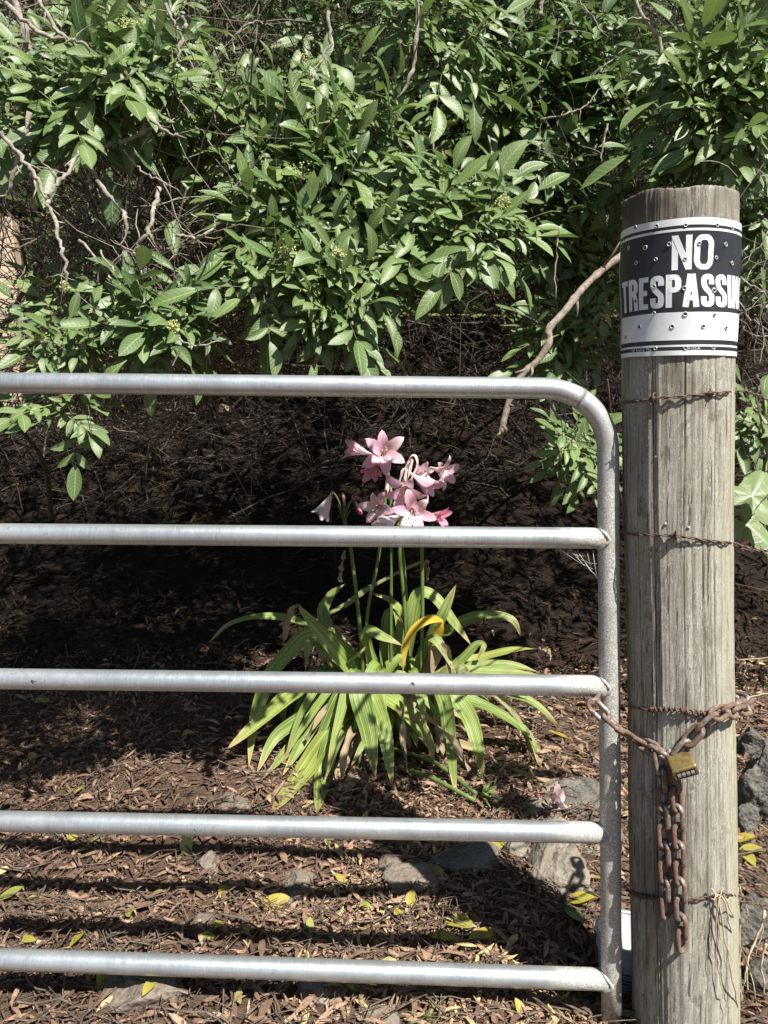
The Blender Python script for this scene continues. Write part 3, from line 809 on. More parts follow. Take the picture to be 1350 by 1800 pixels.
def build_sign():
    ctr = SP(0, 120)
    t = thing('no_trespassing_sign', tuple(ctr), 'black and white NO TRESPASSING sign wrapped round the top of the wooden post', 'sign')
    U0, U1 = -146, 190
    sign_sheet(U0, U1, 0, 240, 0.0, 0.0012).build('panel', M['black'], t)
    e = 0.0004
    for (u0, u1, v0, v1) in ((U0, U1, 0, 12.5), (U0 + 9, U1 - 9, 18.2, 22.5), (U0 + 9, U1 - 9, 221.3, 224.8), (U0, U1, 231.5, 240), (U0, U0 + 3, 12.5, 231.5), (U1 - 3, U1, 12.5, 231.5), (U0 + 9, U0 + 12.5, 22.5, 221.3), (U1 - 12.5, U1 - 9, 22.5, 221.3)):
        sign_sheet(u0, u1, v0, v1, e).build('border_line', M['white'], t)
    sign_sheet(U0 + 16, U1 - 16, 163.5, 213, e).build('blank_panel', M['white'], t)
    def word(txt, u, v, h, widths, gap):
        for ch in txt:
            w = widths.get(ch, 25.0)
            mb = MB()
            for k, (pts, hw, cl) in enumerate(glyph(ch, w, h)):
                ribbon(mb, pts, hw, e + 0.00012 * k, u, v, cl)
            mb.build('letter', M['white'], t)
            u += w + gap
    word('NO', -10, 29.5, 60, {'N': 31.5, 'O': 33}, 3.4)
    word('TRESPASSING', -122, 97, 58, {'T': 24, 'R': 24.5, 'E': 20.5, 'S': 23.5, 'P': 24, 'A': 26.5, 'I': 9.2, 'N': 24.5, 'G': 24}, 2.75)
    # small print, from the built-in font
    def small(txt, u, v, size, rot=False):
        cu = bpy.data.curves.new('small_print', 'FONT'); cu.body = txt; cu.size = size; cu.resolution_u = 2
        tmp = bpy.data.objects.new('small_print', cu); COL.objects.link(tmp)
        dg = bpy.context.evaluated_depsgraph_get(); me = bpy.data.meshes.new_from_object(tmp.evaluated_get(dg))
        bpy.data.objects.remove(tmp); bpy.data.curves.remove(cu)
        for vv in me.vertices:
            a, b = vv.co.x, vv.co.y
            vv.co = SP(u - b, v - a, 0.0005) if rot else SP(u + a, v - b, 0.0005)
        link('small_print', me, M['white'], t)
    small('IN U.S.A.', 14, 230, 6.5)
    small('Source. The', -72, 230, 6.0)
    small('|||||||||||||', -134, 205, 5.5, True)
    holes = [(450, 385), (593, 372), (792, 370), (1007, 368), (1118, 388), (397, 523), (510, 520), (678, 498), (885, 492), (1070, 500), (448, 625), (584, 600), (788, 598), (1007, 588), (1115, 628), (578, 785), (783, 797), (448, 885), (990, 810), (575, 967), (790, 972), (990, 978), (475, 1060), (700, 1056), (917, 1055), (1067, 1067), (383, 1130), (440, 1215), (585, 1205), (793, 1203), (983, 1200)]
    for zx, zy in holes:
        px, py = 1000 + zx * 350 / 1350, 300 + zy * 400 / 1543
        p = post_hit(px, py, 0.0060); c, r = post_at(p.z)
        nrm = (p - c); nrm.z = 0; nrm.normalize()
        tx = nrm.cross(Vector((0, 0, 1))).normalized(); R = random.uniform(0.0027, 0.0036)
        ph_ = math.atan2(nrm.dot(E_R), nrm.dot(E_F)); v_ = (p.z - SIGN_TOP) / (SIGN_BOT - SIGN_TOP) * 240; c0 = SP(ph_ * 100, v_, 0.0007)
        mb = MB()
        mb.tube([c0 + tx * R * math.cos(a) * random.uniform(.92, 1.08) + Vector((0, 0, R * math.sin(a))) for a in [2 * math.pi * k / 14 for k in range(14)]], R * 0.34, 6, False, True)
        o = mb.build('punched_hole', M['rim'], t)
        mb = MB(); mb.tube([c0 - nrm * 0.0003, c0 + nrm * 0.0004], R * 0.8, 12); mb.build('hole_centre', M['hole'], o)
build_sign()

# ================================================================ BARBED WIRE
def twisted(mb, pts, gap, r, pitch, sides=5, strands=2, ph0=0.0):
    pts = catmull(pts, 1) if False else pts
    n = len(pts); d = 0.0; prev = pts[0]; a = None
    tr = [[] for _ in range(strands)]
    for i, p in enumerate(pts):
        d += (p - prev).length; prev = p
        t = (pts[min(i + 1, n - 1)] - pts[max(i - 1, 0)]).normalized()
        a = t.orthogonal() if a is None else a
        a = (a - t * a.dot(t)).normalized(); b = t.cross(a)
        for k in range(strands):
            th = ph0 + 2 * math.pi * (d / pitch + k / strands)
            tr[k].append(p + (a * math.cos(th) + b * math.sin(th)) * gap)
    for q in tr: mb.tube(q, r, sides)
def resample(pts, step):
    out = [pts[0]]; acc = 0.0
    for a, b in zip(pts[:-1], pts[1:]):
        L = (b - a).length; s = step - acc
        while s <= L:
            out.append(a.lerp(b, s / L)); s += step
        acc = (acc + L) % step if L else acc
        acc = L - (s - step)
    if (out[-1] - pts[-1]).length > step * 0.3: out.append(pts[-1])
    return out
def barb(p, t, L=0.014):
    """one barb: a short coil and four sharp ends"""
    mb = MB(); t = t.normalized(); a = t.orthogonal().normalized(); b = t.cross(a)
    mb.tube([p + t * (k / 20 - .5) * 0.009 + (a * math.cos(k * 1.25) + b * math.sin(k * 1.25)) * 0.0036 for k in range(21)], 0.0011, 5)
    for k in range(4):
        th = k * math.pi / 2 + random.uniform(0, .8); d = (a * math.cos(th) + b * math.sin(th) + t * random.uniform(-.5, .5)).normalized()
        mb.tube([p + d * 0.002, p + d * L * 0.6, p + d * L], [0.0011, 0.0010, 0.0003], 5)
    return mb
def build_wire(front, tail_px, label, barbs, name='barbed_wire', coil=None, head=None):
    """front: photo pixels across the post; then off to the right into the distance"""
    pts = []
    if head: pts += [P(*q) for q in head]
    pts += [post_hit(px, py, 0.005) for px, py in front]
    (xa, ya), (xb, yb) = front[-1], tail_px[0][:2]
    pts += [post_hit(x, ya + (yb - ya) * (x - xa) / (xb - xa), 0.006) for x in range(xa + 9, 1285, 9)]
    pts += [P(*q) for q in tail_px]
    pts = resample(catmull(pts, 6), 0.003)
    mid = pts[len(pts) // 3]
    t = thing(name, tuple(mid), label, 'barbed wire', 'barbed wires stapled to the gatepost')
    mb = MB(); twisted(mb, pts, 0.0017, 0.0014, 0.045); mb.build('strand', M['wire'], t)
    for px, py in barbs:
        xs, ys, _ = project([tuple(p) for p in pts])
        i = int(np.argmin((xs - px) ** 2 + (ys - py) ** 2)); i = min(max(i, 1), len(pts) - 2)
        barb(pts[i], pts[i + 1] - pts[i - 1]).build('barb', M['wire'], t)
    if coil:
        c = [p for p in pts if coil[0] <= project([tuple(p)])[0][0] <= coil[1]]
        mb = MB(); c = resample(c, 0.0011)
        twisted(mb, c, 0.0042, 0.0016, 0.0095, 5, 1); mb.build('coil', M['wire'], t)
    # staple that holds it
    return t, pts
def staple(t, px, py):
    p = post_hit(px, py, 0.0)
    mb = MB(); s = Vector((0, 0, 0.008)); n = (p - post_at(p.z)[0]); n.z = 0; n.normalize()
    mb.tube([p + s - n * .004, p + s + n * .008, p + s * .5 + n * .011, p - s * .5 + n * .011, p - s + n * .008, p - s - n * .004], 0.0016, 6)
    mb.build('staple', M['wire'], t)
t, _ = build_wire([(1097, 707), (1130, 703.5), (1160, 699.5), (1200, 697), (1240, 692)], [(1290, 688.5, 1.40), (1310, 688, 1.42), (1335, 696, 1.46), (1400, 706, 1.6), (1700, 712, 2.3)], 'uppermost rusty barbed wire on the post, crossing just under the sign', [(1148, 702), (1250, 690)], head=[(1079, 709.5, 1.46)])
staple(t, 1152, 699)
t, _ = build_wire([(1105, 938), (1140, 940.5), (1187, 942), (1230, 948), (1268, 953)], [(1290, 955, 1.40), (1320, 965, 1.43), (1350, 969, 1.48), (1700, 985, 2.2)], 'barbed wire crossing the post level with the second gate rail', [(1185, 942), (1320, 965), (1340, 968)], head=[(1083, 932, 1.455)])
staple(t, 1189, 940)
t, _ = build_wire([(1112, 1243), (1140, 1247), (1180, 1247), (1215, 1252), (1250, 1254), (1275, 1248)], [(1295, 1242, 1.40), (1320, 1246, 1.44), (1352, 1262, 1.50), (1700, 1300, 2.2)], 'barbed wire with a tight coil crossing the post just above the chain', [(1146, 1247), (1205, 1250)], coil=(1140, 1256), head=[(1092, 1240, 1.45)])
t, _ = build_wire([(1112, 1570), (1135, 1576), (1160, 1579), (1200, 1583), (1240, 1577), (1272, 1572)], [(1298, 1574, 1.40), (1320, 1582, 1.43), (1350, 1592, 1.48), (1700, 1620, 2.2)], 'lowest barbed wire on the post, crossing behind the hanging chain ends', [(1128, 1574), (1270, 1572), (1338, 1590)], coil=(1105, 1152), head=[(1098, 1557, 1.45)])

# ================================================================ CHAIN AND PADLOCK
LW, LR, LA = 0.0049, 0.0108, 0.0120       # wire radius, end radius, half of the straight side
def link_mesh():
    pts = []
    for k in range(10):
        a = -math.pi / 2 + math.pi * k / 9; pts.append(Vector((LA + LR * math.cos(a), LR * math.sin(a), 0)))
    for k in range(10):
        a = math.pi / 2 + math.pi * k / 9; pts.append(Vector((-LA + LR * math.cos(a), LR * math.sin(a), 0)))
    mb = MB(); mb.tube(pts, LW, 10, False, True)
    return mb.mesh('link')
LINK = link_mesh(); LINK.materials.append(M['rust'])
def chain_run(t, pts, first=0):
    pitch = 2 * (LA + LR) - 2 * LW + 0.001
    pts = resample(catmull(pts, 10), pitch)
    n = len(pts) - 1
    for i in range(n):
        a, b = pts[i], pts[i + 1]; c = (a + b) / 2; x = (b - a).normalized()
        ax, r = post_at(c.z); nrm = c - ax; nrm.z = 0; nrm.normalize()
        y = nrm.cross(x).normalized(); z = x.cross(y)
        ang = math.radians(40 if (i + first) % 2 == 0 else -50) + random.uniform(-.2, .2)
        Mx = Matrix((x, y * math.cos(ang) + z * math.sin(ang), z * math.cos(ang) - y * math.sin(ang))).transposed().to_4x4()
        o = bpy.data.objects.new('link', LINK); COL.objects.link(o)
        attach(o, t); o.matrix_basis = Matrix.Translation(c) @ Mx
def build_chain():
    t = thing('chain', tuple(post_hit(1180, 1330, .01)), 'rusty steel chain joining the gate to the post, two loose ends hanging', 'chain')
    off = 0.0125
    chain_run(t, [P(1040, 1236, 1.425), P(1062, 1258, 1.408), P(1090, 1283, 1.39), post_hit(1112, 1297, off), post_hit(1140, 1312, off), post_hit(1170, 1330, off)], 1)
    chain_run(t, [P(1040, 1236, 1.43), P(1046, 1226, 1.455), P(1056, 1224, 1.48), P(1078, 1236, 1.485)], 0)
    chain_run(t, [post_hit(1186, 1330, off), post_hit(1212, 1300, off), post_hit(1240, 1272, off), post_hit(1268, 1250, off), P(1298, 1240, 1.425), P(1318, 1238, 1.47), P(1312, 1232, 1.52), P(1285, 1226, 1.57)], 0)
    chain_run(t, [post_hit(1158, 1322, off), post_hit(1163, 1350, off), post_hit(1166, 1400, off), post_hit(1168, 1470, off), post_hit(1170, 1540, off), post_hit(1171, 1608, off)], 1)
    chain_run(t, [post_hit(1182, 1355, off), post_hit(1188, 1390, off), post_hit(1192, 1440, off), post_hit(1194, 1520, off), post_hit(1197, 1600, off), post_hit(1199, 1660, off)], 0)
    chain_run(t, [post_hit(1280, 1252, off), P(1300, 1248, 1.40), P(1316, 1245, 1.43)], 1)
build_chain()
def build_padlock():
    c = post_hit(1200, 1345, 0.030)
    toc = (EYE - c).normalized(); rt = Vector((0, 0, 1)).cross(toc).normalized()
    if rt.x < 0: rt = -rt
    up = toc.cross(rt); up = up if up.z > 0 else -up
    e1 = (rt * 0.88 + up * 0.42).normalized()                      # along the dials
    e2 = (rt * 0.40 - up * 0.62 + toc * 0.62); e2 = (e2 - e1 * e2.dot(e1)).normalized()   # towards the dial face
    e3 = e1.cross(e2); e3 = e3 if e3.dot(toc) > 0 else -e3
    t = thing('padlock', tuple(c), 'brass combination padlock holding the rusty chain in front of the post', 'padlock')
    Mx = Matrix((e1, e2, e3)).transposed().to_4x4(); Mx.translation = c
    bm = bmesh.new(); bmesh.ops.create_cube(bm, size=1.0)
    bmesh.ops.scale(bm, vec=(0.046, 0.040, 0.026), verts=bm.verts)
    bmesh.ops.bevel(bm, geom=list(bm.edges), offset=0.0045, segments=3, affect='EDGES', profile=0.6)
    bm.transform(Mx); me = bpy.data.meshes.new('body'); bm.to_mesh(me); bm.free()
    me.polygons.foreach_set('use_smooth', [True] * len(me.polygons))
    body = link('body', me, M['brass'], t)
    # recessed dial plate with four wheels on the bottom face
    mb = MB(); mb.box(Mx @ Matrix.Translation((0, 0.0200, 0)), 0.036, 0.0014, 0.0172); mb.build('dial_plate', M['hole'], t, False)
    for k in range(4):
        x = -0.0126 + k * 0.0084
        mb = MB()
        cc = Mx @ Vector((x, 0.0172, 0)); ring = []
        prof = [(-0.0033, 0.0046), (-0.0030, 0.0062), (0.0030, 0.0062), (0.0033, 0.0046)]
        vs = []
        for dx, r in prof:
            for j in range(20):
                th = 2 * math.pi * j / 20; rr = r * (1.05 if j % 2 else 0.97)
                vs.append(Mx @ Vector((x + dx, 0.0172 + rr * math.cos(th), rr * math.sin(th))))
        fs = [(i * 20 + j, i * 20 + (j + 1) % 20, (i + 1) * 20 + (j + 1) % 20, (i + 1) * 20 + j) for i in range(3) for j in range(20)]
        fs += [tuple(range(19, -1, -1)), tuple(60 + j for j in range(20))]
        mb.add(vs, fs); mb.build('dial', M['chrome'], t, False)
    mb = MB(); pts = [Mx @ Vector((-0.014, -0.012, 0))]
    for k in range(13):
        a = math.pi * k / 12; pts.append(Mx @ Vector((-0.014 * math.cos(a), -0.036 - 0.014 * math.sin(a), 0)))
    pts.append(Mx @ Vector((0.014, -0.012, 0)))
    mb.tube(pts, 0.0044, 12); mb.build('shackle', M['chrome'], t)
build_padlock()

# ================================================================ BUCKET behind the gate
def build_bucket():
    c = P(1099, 1726, 1.625); c.z = Gz(c.x, c.y) - 0.004
    k = 0.066; h = 0.138
    t = thing('plastic_bucket', tuple(c), 'small white plastic bucket standing on the ground behind the gate upright', 'bucket')
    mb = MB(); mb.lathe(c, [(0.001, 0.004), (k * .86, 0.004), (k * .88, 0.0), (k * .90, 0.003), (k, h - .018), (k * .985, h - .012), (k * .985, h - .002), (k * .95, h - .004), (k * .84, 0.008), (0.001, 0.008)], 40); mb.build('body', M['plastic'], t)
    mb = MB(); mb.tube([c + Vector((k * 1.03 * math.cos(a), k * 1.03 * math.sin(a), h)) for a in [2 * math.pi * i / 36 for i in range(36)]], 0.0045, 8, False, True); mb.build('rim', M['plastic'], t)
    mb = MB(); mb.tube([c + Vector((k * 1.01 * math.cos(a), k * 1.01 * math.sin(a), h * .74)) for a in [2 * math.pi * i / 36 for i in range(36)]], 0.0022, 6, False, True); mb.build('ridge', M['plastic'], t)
    for i in range(8):
        z = h * .56 - i * 0.008; th = 0.0026 if i in (0, 2, 3) else 0.0011; rr = k * (.90 + .10 * z / h) + .0006
        mb = MB(); mb.grid([[c + Vector((rr * math.sin(a), -rr * math.cos(a), zz)) for a in np.linspace(-.9, 1.0 - .1 * (i % 3), 14)] for zz in (z - th, z + th)]); mb.build('print_line', M['ink'], t)
build_bucket()

# ================================================================ STONES
def rock(px, py, w, h, label, mat='rock', Y=None, seed=0, flat=1.0, deep=0.9, sink=0.25, name='rock', sub=None, rough=0.16):
    """px, py: where its middle is seen; w, h: size seen, in photo pixels"""
    if Y is None:                                    # on the ground there
        d = ray(px, py + h * 0.35); Y = 1.2
        while Y < 9 and (EYE + d * (Y / d.y)).z > Gz((EYE + d * (Y / d.y)).x, Y): Y += 0.01
    s = scale_at(px, py, Y); p = P(px, py + .03 * h, Y + w / 2 * s * deep * .70)
    sub = sub or (5 if w > 75 else 4); bm = bmesh.new(); bmesh.ops.create_icosphere(bm, subdivisions=sub, radius=1.0)
    r = np.random.default_rng(seed + 100); offs = Vector(r.uniform(-20, 20, 3))
    from mathutils import noise as NZ
    planes = [(Vector(r.normal(0, 1, 3)).normalized(), r.uniform(.45, .85)) for _ in range(13)]
    for v in bm.verts:
        d = v.co.normalized(); q = d.copy()
        for n, k in planes:
            e = q.dot(n)
            if e > k: q -= n * (e - k) * 0.93
        q *= 1 + rough * NZ.noise(d * 1.7 + offs) + rough * .55 * NZ.noise(d * 4.5 + offs) + rough * .32 * NZ.noise(d * 11 + offs) + rough * .16 * NZ.noise(d * 27 + offs)
        v.co = Vector((q.x * w / 2 * s, q.y * w / 2 * s * deep, q.z * h / 2 * s * flat)) * 1.42
    me = bpy.data.meshes.new(name); bm.to_mesh(me); bm.free()
    me.polygons.foreach_set('use_smooth', [True] * len(me.polygons))
    o = link(name, me, M[mat]); o.location = p; o.rotation_euler = (0, random.uniform(-.12, .12), random.uniform(-.3, .3))
    return tag(o, label, 'rock', 'rocks lying in the leaf litter')
rock(975, 1528, 150, 92, 'large pitted grey rock on the ground left of the gate upright', seed=1)
rock(905, 1497, 55, 40, 'small grey rock touching the upper left of the large pitted rock', seed=2)
rock(1000, 1478, 90, 40, 'pale flat-topped rock just under the fourth gate rail near the upright', seed=3)
rock(822, 1512, 88, 60, 'dark rock with a tuft of grass, in shadow below the fourth rail', 'rock_dark', seed=4)
rock(718, 1550, 84, 44, 'grey rock half sunk in litter below the lily plant', 'rock_smooth', seed=5)
rock(688, 1525, 44, 26, 'small grey stone just above the half sunk rock below the lily', 'rock_smooth', seed=6)
rock(524, 1550, 66, 44, 'rounded grey stone beneath the fourth rail, left of centre', 'rock_smooth', seed=7)
rock(512, 1583, 62, 30, 'low grey stone beside the large yellow fallen leaf', 'rock_smooth', seed=8)
rock(355, 1627, 54, 44, 'flat brown angular stone chip lying among twigs under the fourth rail', 'chip', seed=9, flat=.6, rough=.08)
rock(255, 1748, 150, 86, 'broad half-buried grey stone under the bottom gate rail', 'rock_smooth', seed=10)
rock(558, 1746, 62, 46, 'blocky grey stone just under the middle of the bottom rail', 'rock', seed=11)
rock(665, 1790, 62, 46, 'rounded pale stone at the very bottom edge of the photo', 'rock_smooth', seed=12)
rock(364, 1522, 50, 34, 'dark grey stone close below the fourth rail on the left', 'rock_smooth', seed=13)
rock(400, 1410, 50, 28, 'small clod-like stone left of the lily just above the fourth rail', 'chip', seed=14)
rock(425, 1420, 40, 30, 'round lumpy stone nearest the lily leaf tip above the fourth rail', 'rock_smooth', seed=15)
rock(1012, 1412, 110, 46, 'dark rock above the fourth rail beside the fallen pink blossom', 'rock_dark', seed=16)
rock(965, 1425, 90, 34, 'flat grey rock on which the fallen pink blossom lies', 'rock', seed=17)
rock(975, 1385, 50, 22, 'small pale stone above the fourth rail near the upright', 'rock', seed=18)
rock(1338, 1400, 84, 130, 'big dark craggy lava rock right of the post', 'rock_dark', seed=19, rough=.26, sub=5)
rock(1322, 1312, 74, 60, 'bluish grey lava rock right of the post, behind the big craggy one', 'rock_dark', seed=20, rough=.24)
rock(1312, 1450, 36, 60, 'narrow dark rock squeezed between the post and the big craggy rock', 'rock_dark', seed=21)
rock(1318, 1640, 60, 90, 'dark lava rock behind the dry stems right of the post', 'rock_dark', seed=22, rough=.24)
rock(1345, 1720, 60, 80, 'darkest lava rock in the lower right corner', 'rock_dark', seed=23, rough=.22)
rock(1045, 1335, 30, 18, 'little stone seen left of the upright under the chain', 'chip', seed=24)
rock(1000, 1600, 40, 30, 'small stone in the shadow right under the large pitted rock', 'chip', seed=25)
rock(398, 720, 24, 20, 'small round pale stone high on the dark bank', 'rock_smooth', seed=26, Y=5.2)
rock(1064, 1470, 60, 50, 'dark rock behind the gate upright at the fourth rail', 'rock_dark', seed=27)

# ================================================================ SHRUBS
def leaf_template(seed, width=0.375, rows=7):
    r = np.random.default_rng(seed)
    fold = r.uniform(0.10, 0.55); curl = r.uniform(-0.15, 0.75); tw = r.uniform(-0.35, 0.35); side = r.uniform(-0.10, 0.10); w = width * r.uniform(0.85, 1.15)
    V, UV = [], []
    x0 = y0 = z0 = 0.0; ang = curl * -0.25
    for i in range(rows + 1):
        v = i / rows
        hw = w * 0.5 * (math.sin(math.pi * min(1, v ** 1.02)) ** 0.74 if 0 < i < rows else 0.015)
        a = ang + curl * v
        if i: y0 += math.cos(a) / rows; z0 -= math.sin(a) / rows
        xo = side * math.sin(math.pi * v); t = tw * (v - .3)
        for s in (-1, 0, 1):
            lx = s * hw * math.cos(fold); lz = abs(s) * hw * math.sin(fold) + 0.012 * math.sin(9 * v + seed) * abs(s)
            V.append((xo + lx * math.cos(t) - lz * math.sin(t), y0 - lz * math.sin(a) * 0.3, z0 + lz * math.cos(t) + lx * math.sin(t)))
            UV.append((s * 0.5 + 0.5, v))
    F_ = []
    for i in range(rows):
        for j in range(2):
            a = i * 3 + j; F_.append((a, a + 1, a + 4, a + 3))
    return np.array(V), np.array(F_), np.array(UV)
NV = 14
TEMPL = [leaf_template(k) for k in range(NV)]
LEAF_ME = [np_mesh('leaf', v, f, M['leaf_o'], True, None, uv) for v, f, uv in TEMPL]

class Shrub:
    def __init__(s): s.Ms, s.var, s.col, s.br, s.branches, s.fill = [], [], [], [], [], []
    def leaflet(s, p, d, n, L, col, br, W=1.0):
        x = d.cross(n)
        if x.length < 1e-5: x = d.orthogonal()
        x.normalize(); z = x.cross(d)
        m = np.eye(4); m[:3, 0] = np.array(x) * L * W; m[:3, 1] = np.array(d) * L; m[:3, 2] = np.array(z) * L; m[:3, 3] = p
        s.Ms.append(m); s.var.append(random.randrange(NV)); s.col.append(col); s.br.append(br)
    def compound(s, p, d, n, L, young, br, mb=None, pairs=None):
        """one pinnate leaf: a stalk, opposite pairs of leaflets, one at the end"""
        d = d.normalized(); n = (n - d * n.dot(d)).normalized()
        pairs = pairs if pairs is not None else random.choice((2, 2, 3, 3))
        R = L * (0.55 + 0.33 * pairs); droop = random.uniform(0.0, 0.35)
        pts = [p]; dd = d.copy(); q = p.copy(); dirs = []
        for k in range(pairs + 1):
            dd = (dd + Vector((0, 0, -droop * 0.3))).normalized(); q = q + dd * (R / (pairs + 1)); pts.append(q.copy()); dirs.append(dd.copy())
        if mb is not None: mb.tube(pts, [0.0016, *([0.0012] * pairs), 0.0008], 3, False)
        rb = random.random()
        for k in range(pairs):
            b, t = pts[k + 1], dirs[k]; nn = (n - t * n.dot(t)).normalized(); sd = t.cross(nn)
            for sg in (-1, 1):
                a = math.radians(random.uniform(42, 68)); dl = (t * math.cos(a) + sd * sg * math.sin(a) + Vector((0, 0, -random.uniform(0, .30)))).normalized()
                nl = (nn + sd * sg * -random.uniform(-.1, .45) + Vector((random.gauss(0, .11), random.gauss(0, .11), random.gauss(0, .11)))).normalized()
                s.leaflet(b, dl, nl, L * random.uniform(.70, .98) * (0.72 + 0.13 * k), (young, min(1, max(0, rb + random.gauss(0, .18))), 0.0 if random.random() > 0.006 else 0.8), br)
        t = dirs[-1]; nn = (n - t * n.dot(t)).normalized()
        s.leaflet(pts[-1], t, (nn + Vector((random.gauss(0, .2), random.gauss(0, .2), 0))).normalized(), L * random.uniform(1.0, 1.3), (young, rb, 0.0), br, 1.05)
    def spray(s, tip, axis, nleaf, L, young=0.0, twig=0.22):
        axis = axis.normalized(); br = len(s.branches); mb = MB()
        base = tip - axis * twig + Vector((random.gauss(0, .03), 0.03, -random.uniform(0, .05)))
        pts = catmull([base, tip - axis * twig * .5 + Vector((random.gauss(0, .01), 0, random.gauss(.01, .01))), tip], 3)
        mb.tube(pts, np.linspace(0.0042, 0.0018, len(pts)).tolist(), 5)
        ph = random.uniform(0, 6.28)
        for k in range(nleaf):
            f = (k + 0.5) / nleaf                       # 0 = base, 1 = tip
            p = pts[min(len(pts) - 1, int((0.55 + 0.45 * f) * (len(pts) - 1) + .5))]
            ph += math.radians(137.5) + random.gauss(0, .2)
            a = axis.orthogonal().normalized(); b = axis.cross(a); rad = a * math.cos(ph) + b * math.sin(ph)
            th = math.radians(88 - 40 * f + random.gauss(0, 8))
            d = axis * math.cos(th) + rad * math.sin(th) + Vector((0, 0, -.22 * (1 - f)))
            n = axis * 0.55 + Vector((0, 0, .25)) + SUN * 1.3 - rad * .10
            s.compound(p, d, n, L * random.uniform(.78, 1.08) * (1.0 - 0.28 * f * f), young * (0.35 + 0.65 * f) , br, mb, None if f < .85 else 1)
        s.branches.append((mb, tip))
    def inflorescence(s, c, r):
        mb = MB(); c = Vector(c)
        for k in range(46):
            d = Vector((random.gauss(0, 1), random.gauss(0, 1) - .3, random.gauss(0, 1) + .3)).normalized()
            q = c + Vector((d.x * r, d.y * r * .7, d.z * r)) * random.uniform(.45, 1)
            if k % 4 == 0: mb.tube([c - Vector((0, 0, r * .5)), (c + q) / 2, q], 0.0008, 3, False)
            mb.ball(q, random.uniform(.0016, .0032), 5, 3)
        return mb

TILT = 0.50
def cluster(S, cx, cy, rx, ry, n, Y0, Y1, Lpx=60, young=0.25, yref=None):
    """n sprays spread over an ellipse of the picture, at distances Y0..Y1"""
    pts = []
    tries = 0
    while len(pts) < n and tries < 4000:
        tries += 1
        a = random.uniform(0, 6.283); q = math.sqrt(random.random()); x, y = cx + rx * q * math.cos(a), cy + ry * q * math.sin(a)
        dmin = 0.62 * math.sqrt(math.pi * rx * ry / max(1, n))
        if all(math.hypot(x - u, y - v) > dmin for u, v in pts) or tries > 3000: pts.append((x, y))
    for x, y in pts:
        q = math.hypot((x - cx) / rx, (y - cy) / ry)
        Y = Y0 + (Y1 - Y0) * min(1, max(0, 0.15 + .5 * random.random() + .35 * (q - .5)))
        if yref: Y += max(0, yref - y) / 500.0 * TILT     # the bough leans back towards the top, as the light shows
        tip = P(x, y, Y)
        toc = (EYE - tip).normalized()
        out = Vector(((x - cx) / rx, 0, -(y - cy) / ry))
        axis = toc * 0.55 + SUN * .5 + out * 0.5 + Vector((random.gauss(0, .25), 0, random.gauss(.0, .25)))
        S.spray(tip, axis, random.randint(5, 7), Lpx * 1.02 * Y / F * random.uniform(.72, 1.18), max(0, min(1, young + random.gauss(0, .16))), random.uniform(.10, .19))
def fill(S, n, xr, yr, zlow, zhigh, L, rng):
    for k in range(n):
        Y = rng.uniform(*yr); x = rng.uniform(xr[0], xr[1]); zl = zlow(x, Y) if callable(zlow) else zlow
        z = rng.uniform(zl, zhigh)
        d = Vector((random.gauss(0, 1), random.gauss(-.3, 1), random.gauss(-.2, .6))).normalized()
        S.compound(Vector((x, Y, z)), d, Vector((random.gauss(0, .35), random.gauss(-.25, .35), 1)), L * random.uniform(.8, 1.2), 0.05, -1)
def branch_px(pts, r0, r1):
    """a bare branch through (px, py, Y) points; r in photo pixels; it tapers, bends at the nodes and forks into twigs"""
    mb = MB(); w = [P(*q) for q in pts]; c = catmull(w, 6)
    s = scale_at(pts[0][0], pts[0][1], pts[0][2]); n = len(c); k0 = random.uniform(0, 6)
    c = [p + Vector((random.gauss(0, .0022) + .0014 * math.sin(k0 + i * 1.1), random.gauss(0, .0022), random.gauss(0, .0022))) for i, p in enumerate(c)]
    rad = []
    for i in range(n):
        f = i / (n - 1); r = (r0 + (r1 - r0) * f) * s * .74 * random.uniform(.86, 1.14)
        if i % 6 == 0: r *= 1.22
        rad.append(r * (min(1, .35 + (1 - f) * 3)))
    mb.tube(c, rad, 9)
    for k in range(max(2, n // 5)):
        i = random.randrange(2, n - 1); t = (c[i] - c[i - 1]).normalized(); d = (t * .6 + Vector((random.gauss(0, .7), random.gauss(0, .5), random.gauss(0, .7)))).normalized()
        l = random.uniform(.015, .09); q = c[i]; pts2 = [q]
        for m in range(4):
            d = (d + Vector((random.gauss(0, .25), random.gauss(0, .2), random.gauss(-.05, .25)))).normalized(); q = q + d * l / 4; pts2.append(q)
        mb.tube(pts2, [rad[i] * v for v in (.55, .45, .36, .28, .15)], 5)
    return mb
def trunk(x, Y, top, r, seed):
    rr = random.Random(seed); z0 = Gz(x, Y) - .05
    a = Vector((x, Y, z0)); b = Vector(top)
    pts = catmull([a, a.lerp(b, .3) + Vector((rr.gauss(0, .10), rr.gauss(0, .1), .1)), a.lerp(b, .65) + Vector((rr.gauss(0, .10), rr.gauss(0, .08), .08)), b], 6)
    mb = MB(); n = len(pts); mb.tube(pts, [r * (1 - .65 * i / (n - 1)) for i in range(n)], 10)
    for k in range(7):
        i = rr.randrange(n // 4, n - 1); d = Vector((rr.gauss(0, .7), rr.gauss(-.5, .6), rr.gauss(.45, .4))).normalized(); l = rr.uniform(.35, .9)
        mb.tube(catmull([pts[i], pts[i] + d * l * .5 + Vector((0, 0, .05)), pts[i] + d * l], 3), [r * .38, r * .34, r * .30, r * .26, r * .22, r * .18, r * .14][:7], 6)
    return mb

SH = {}
def shrub(key, label): SH[key] = (Shrub(), label); return SH[key][0]
rf = np.random.default_rng(5)

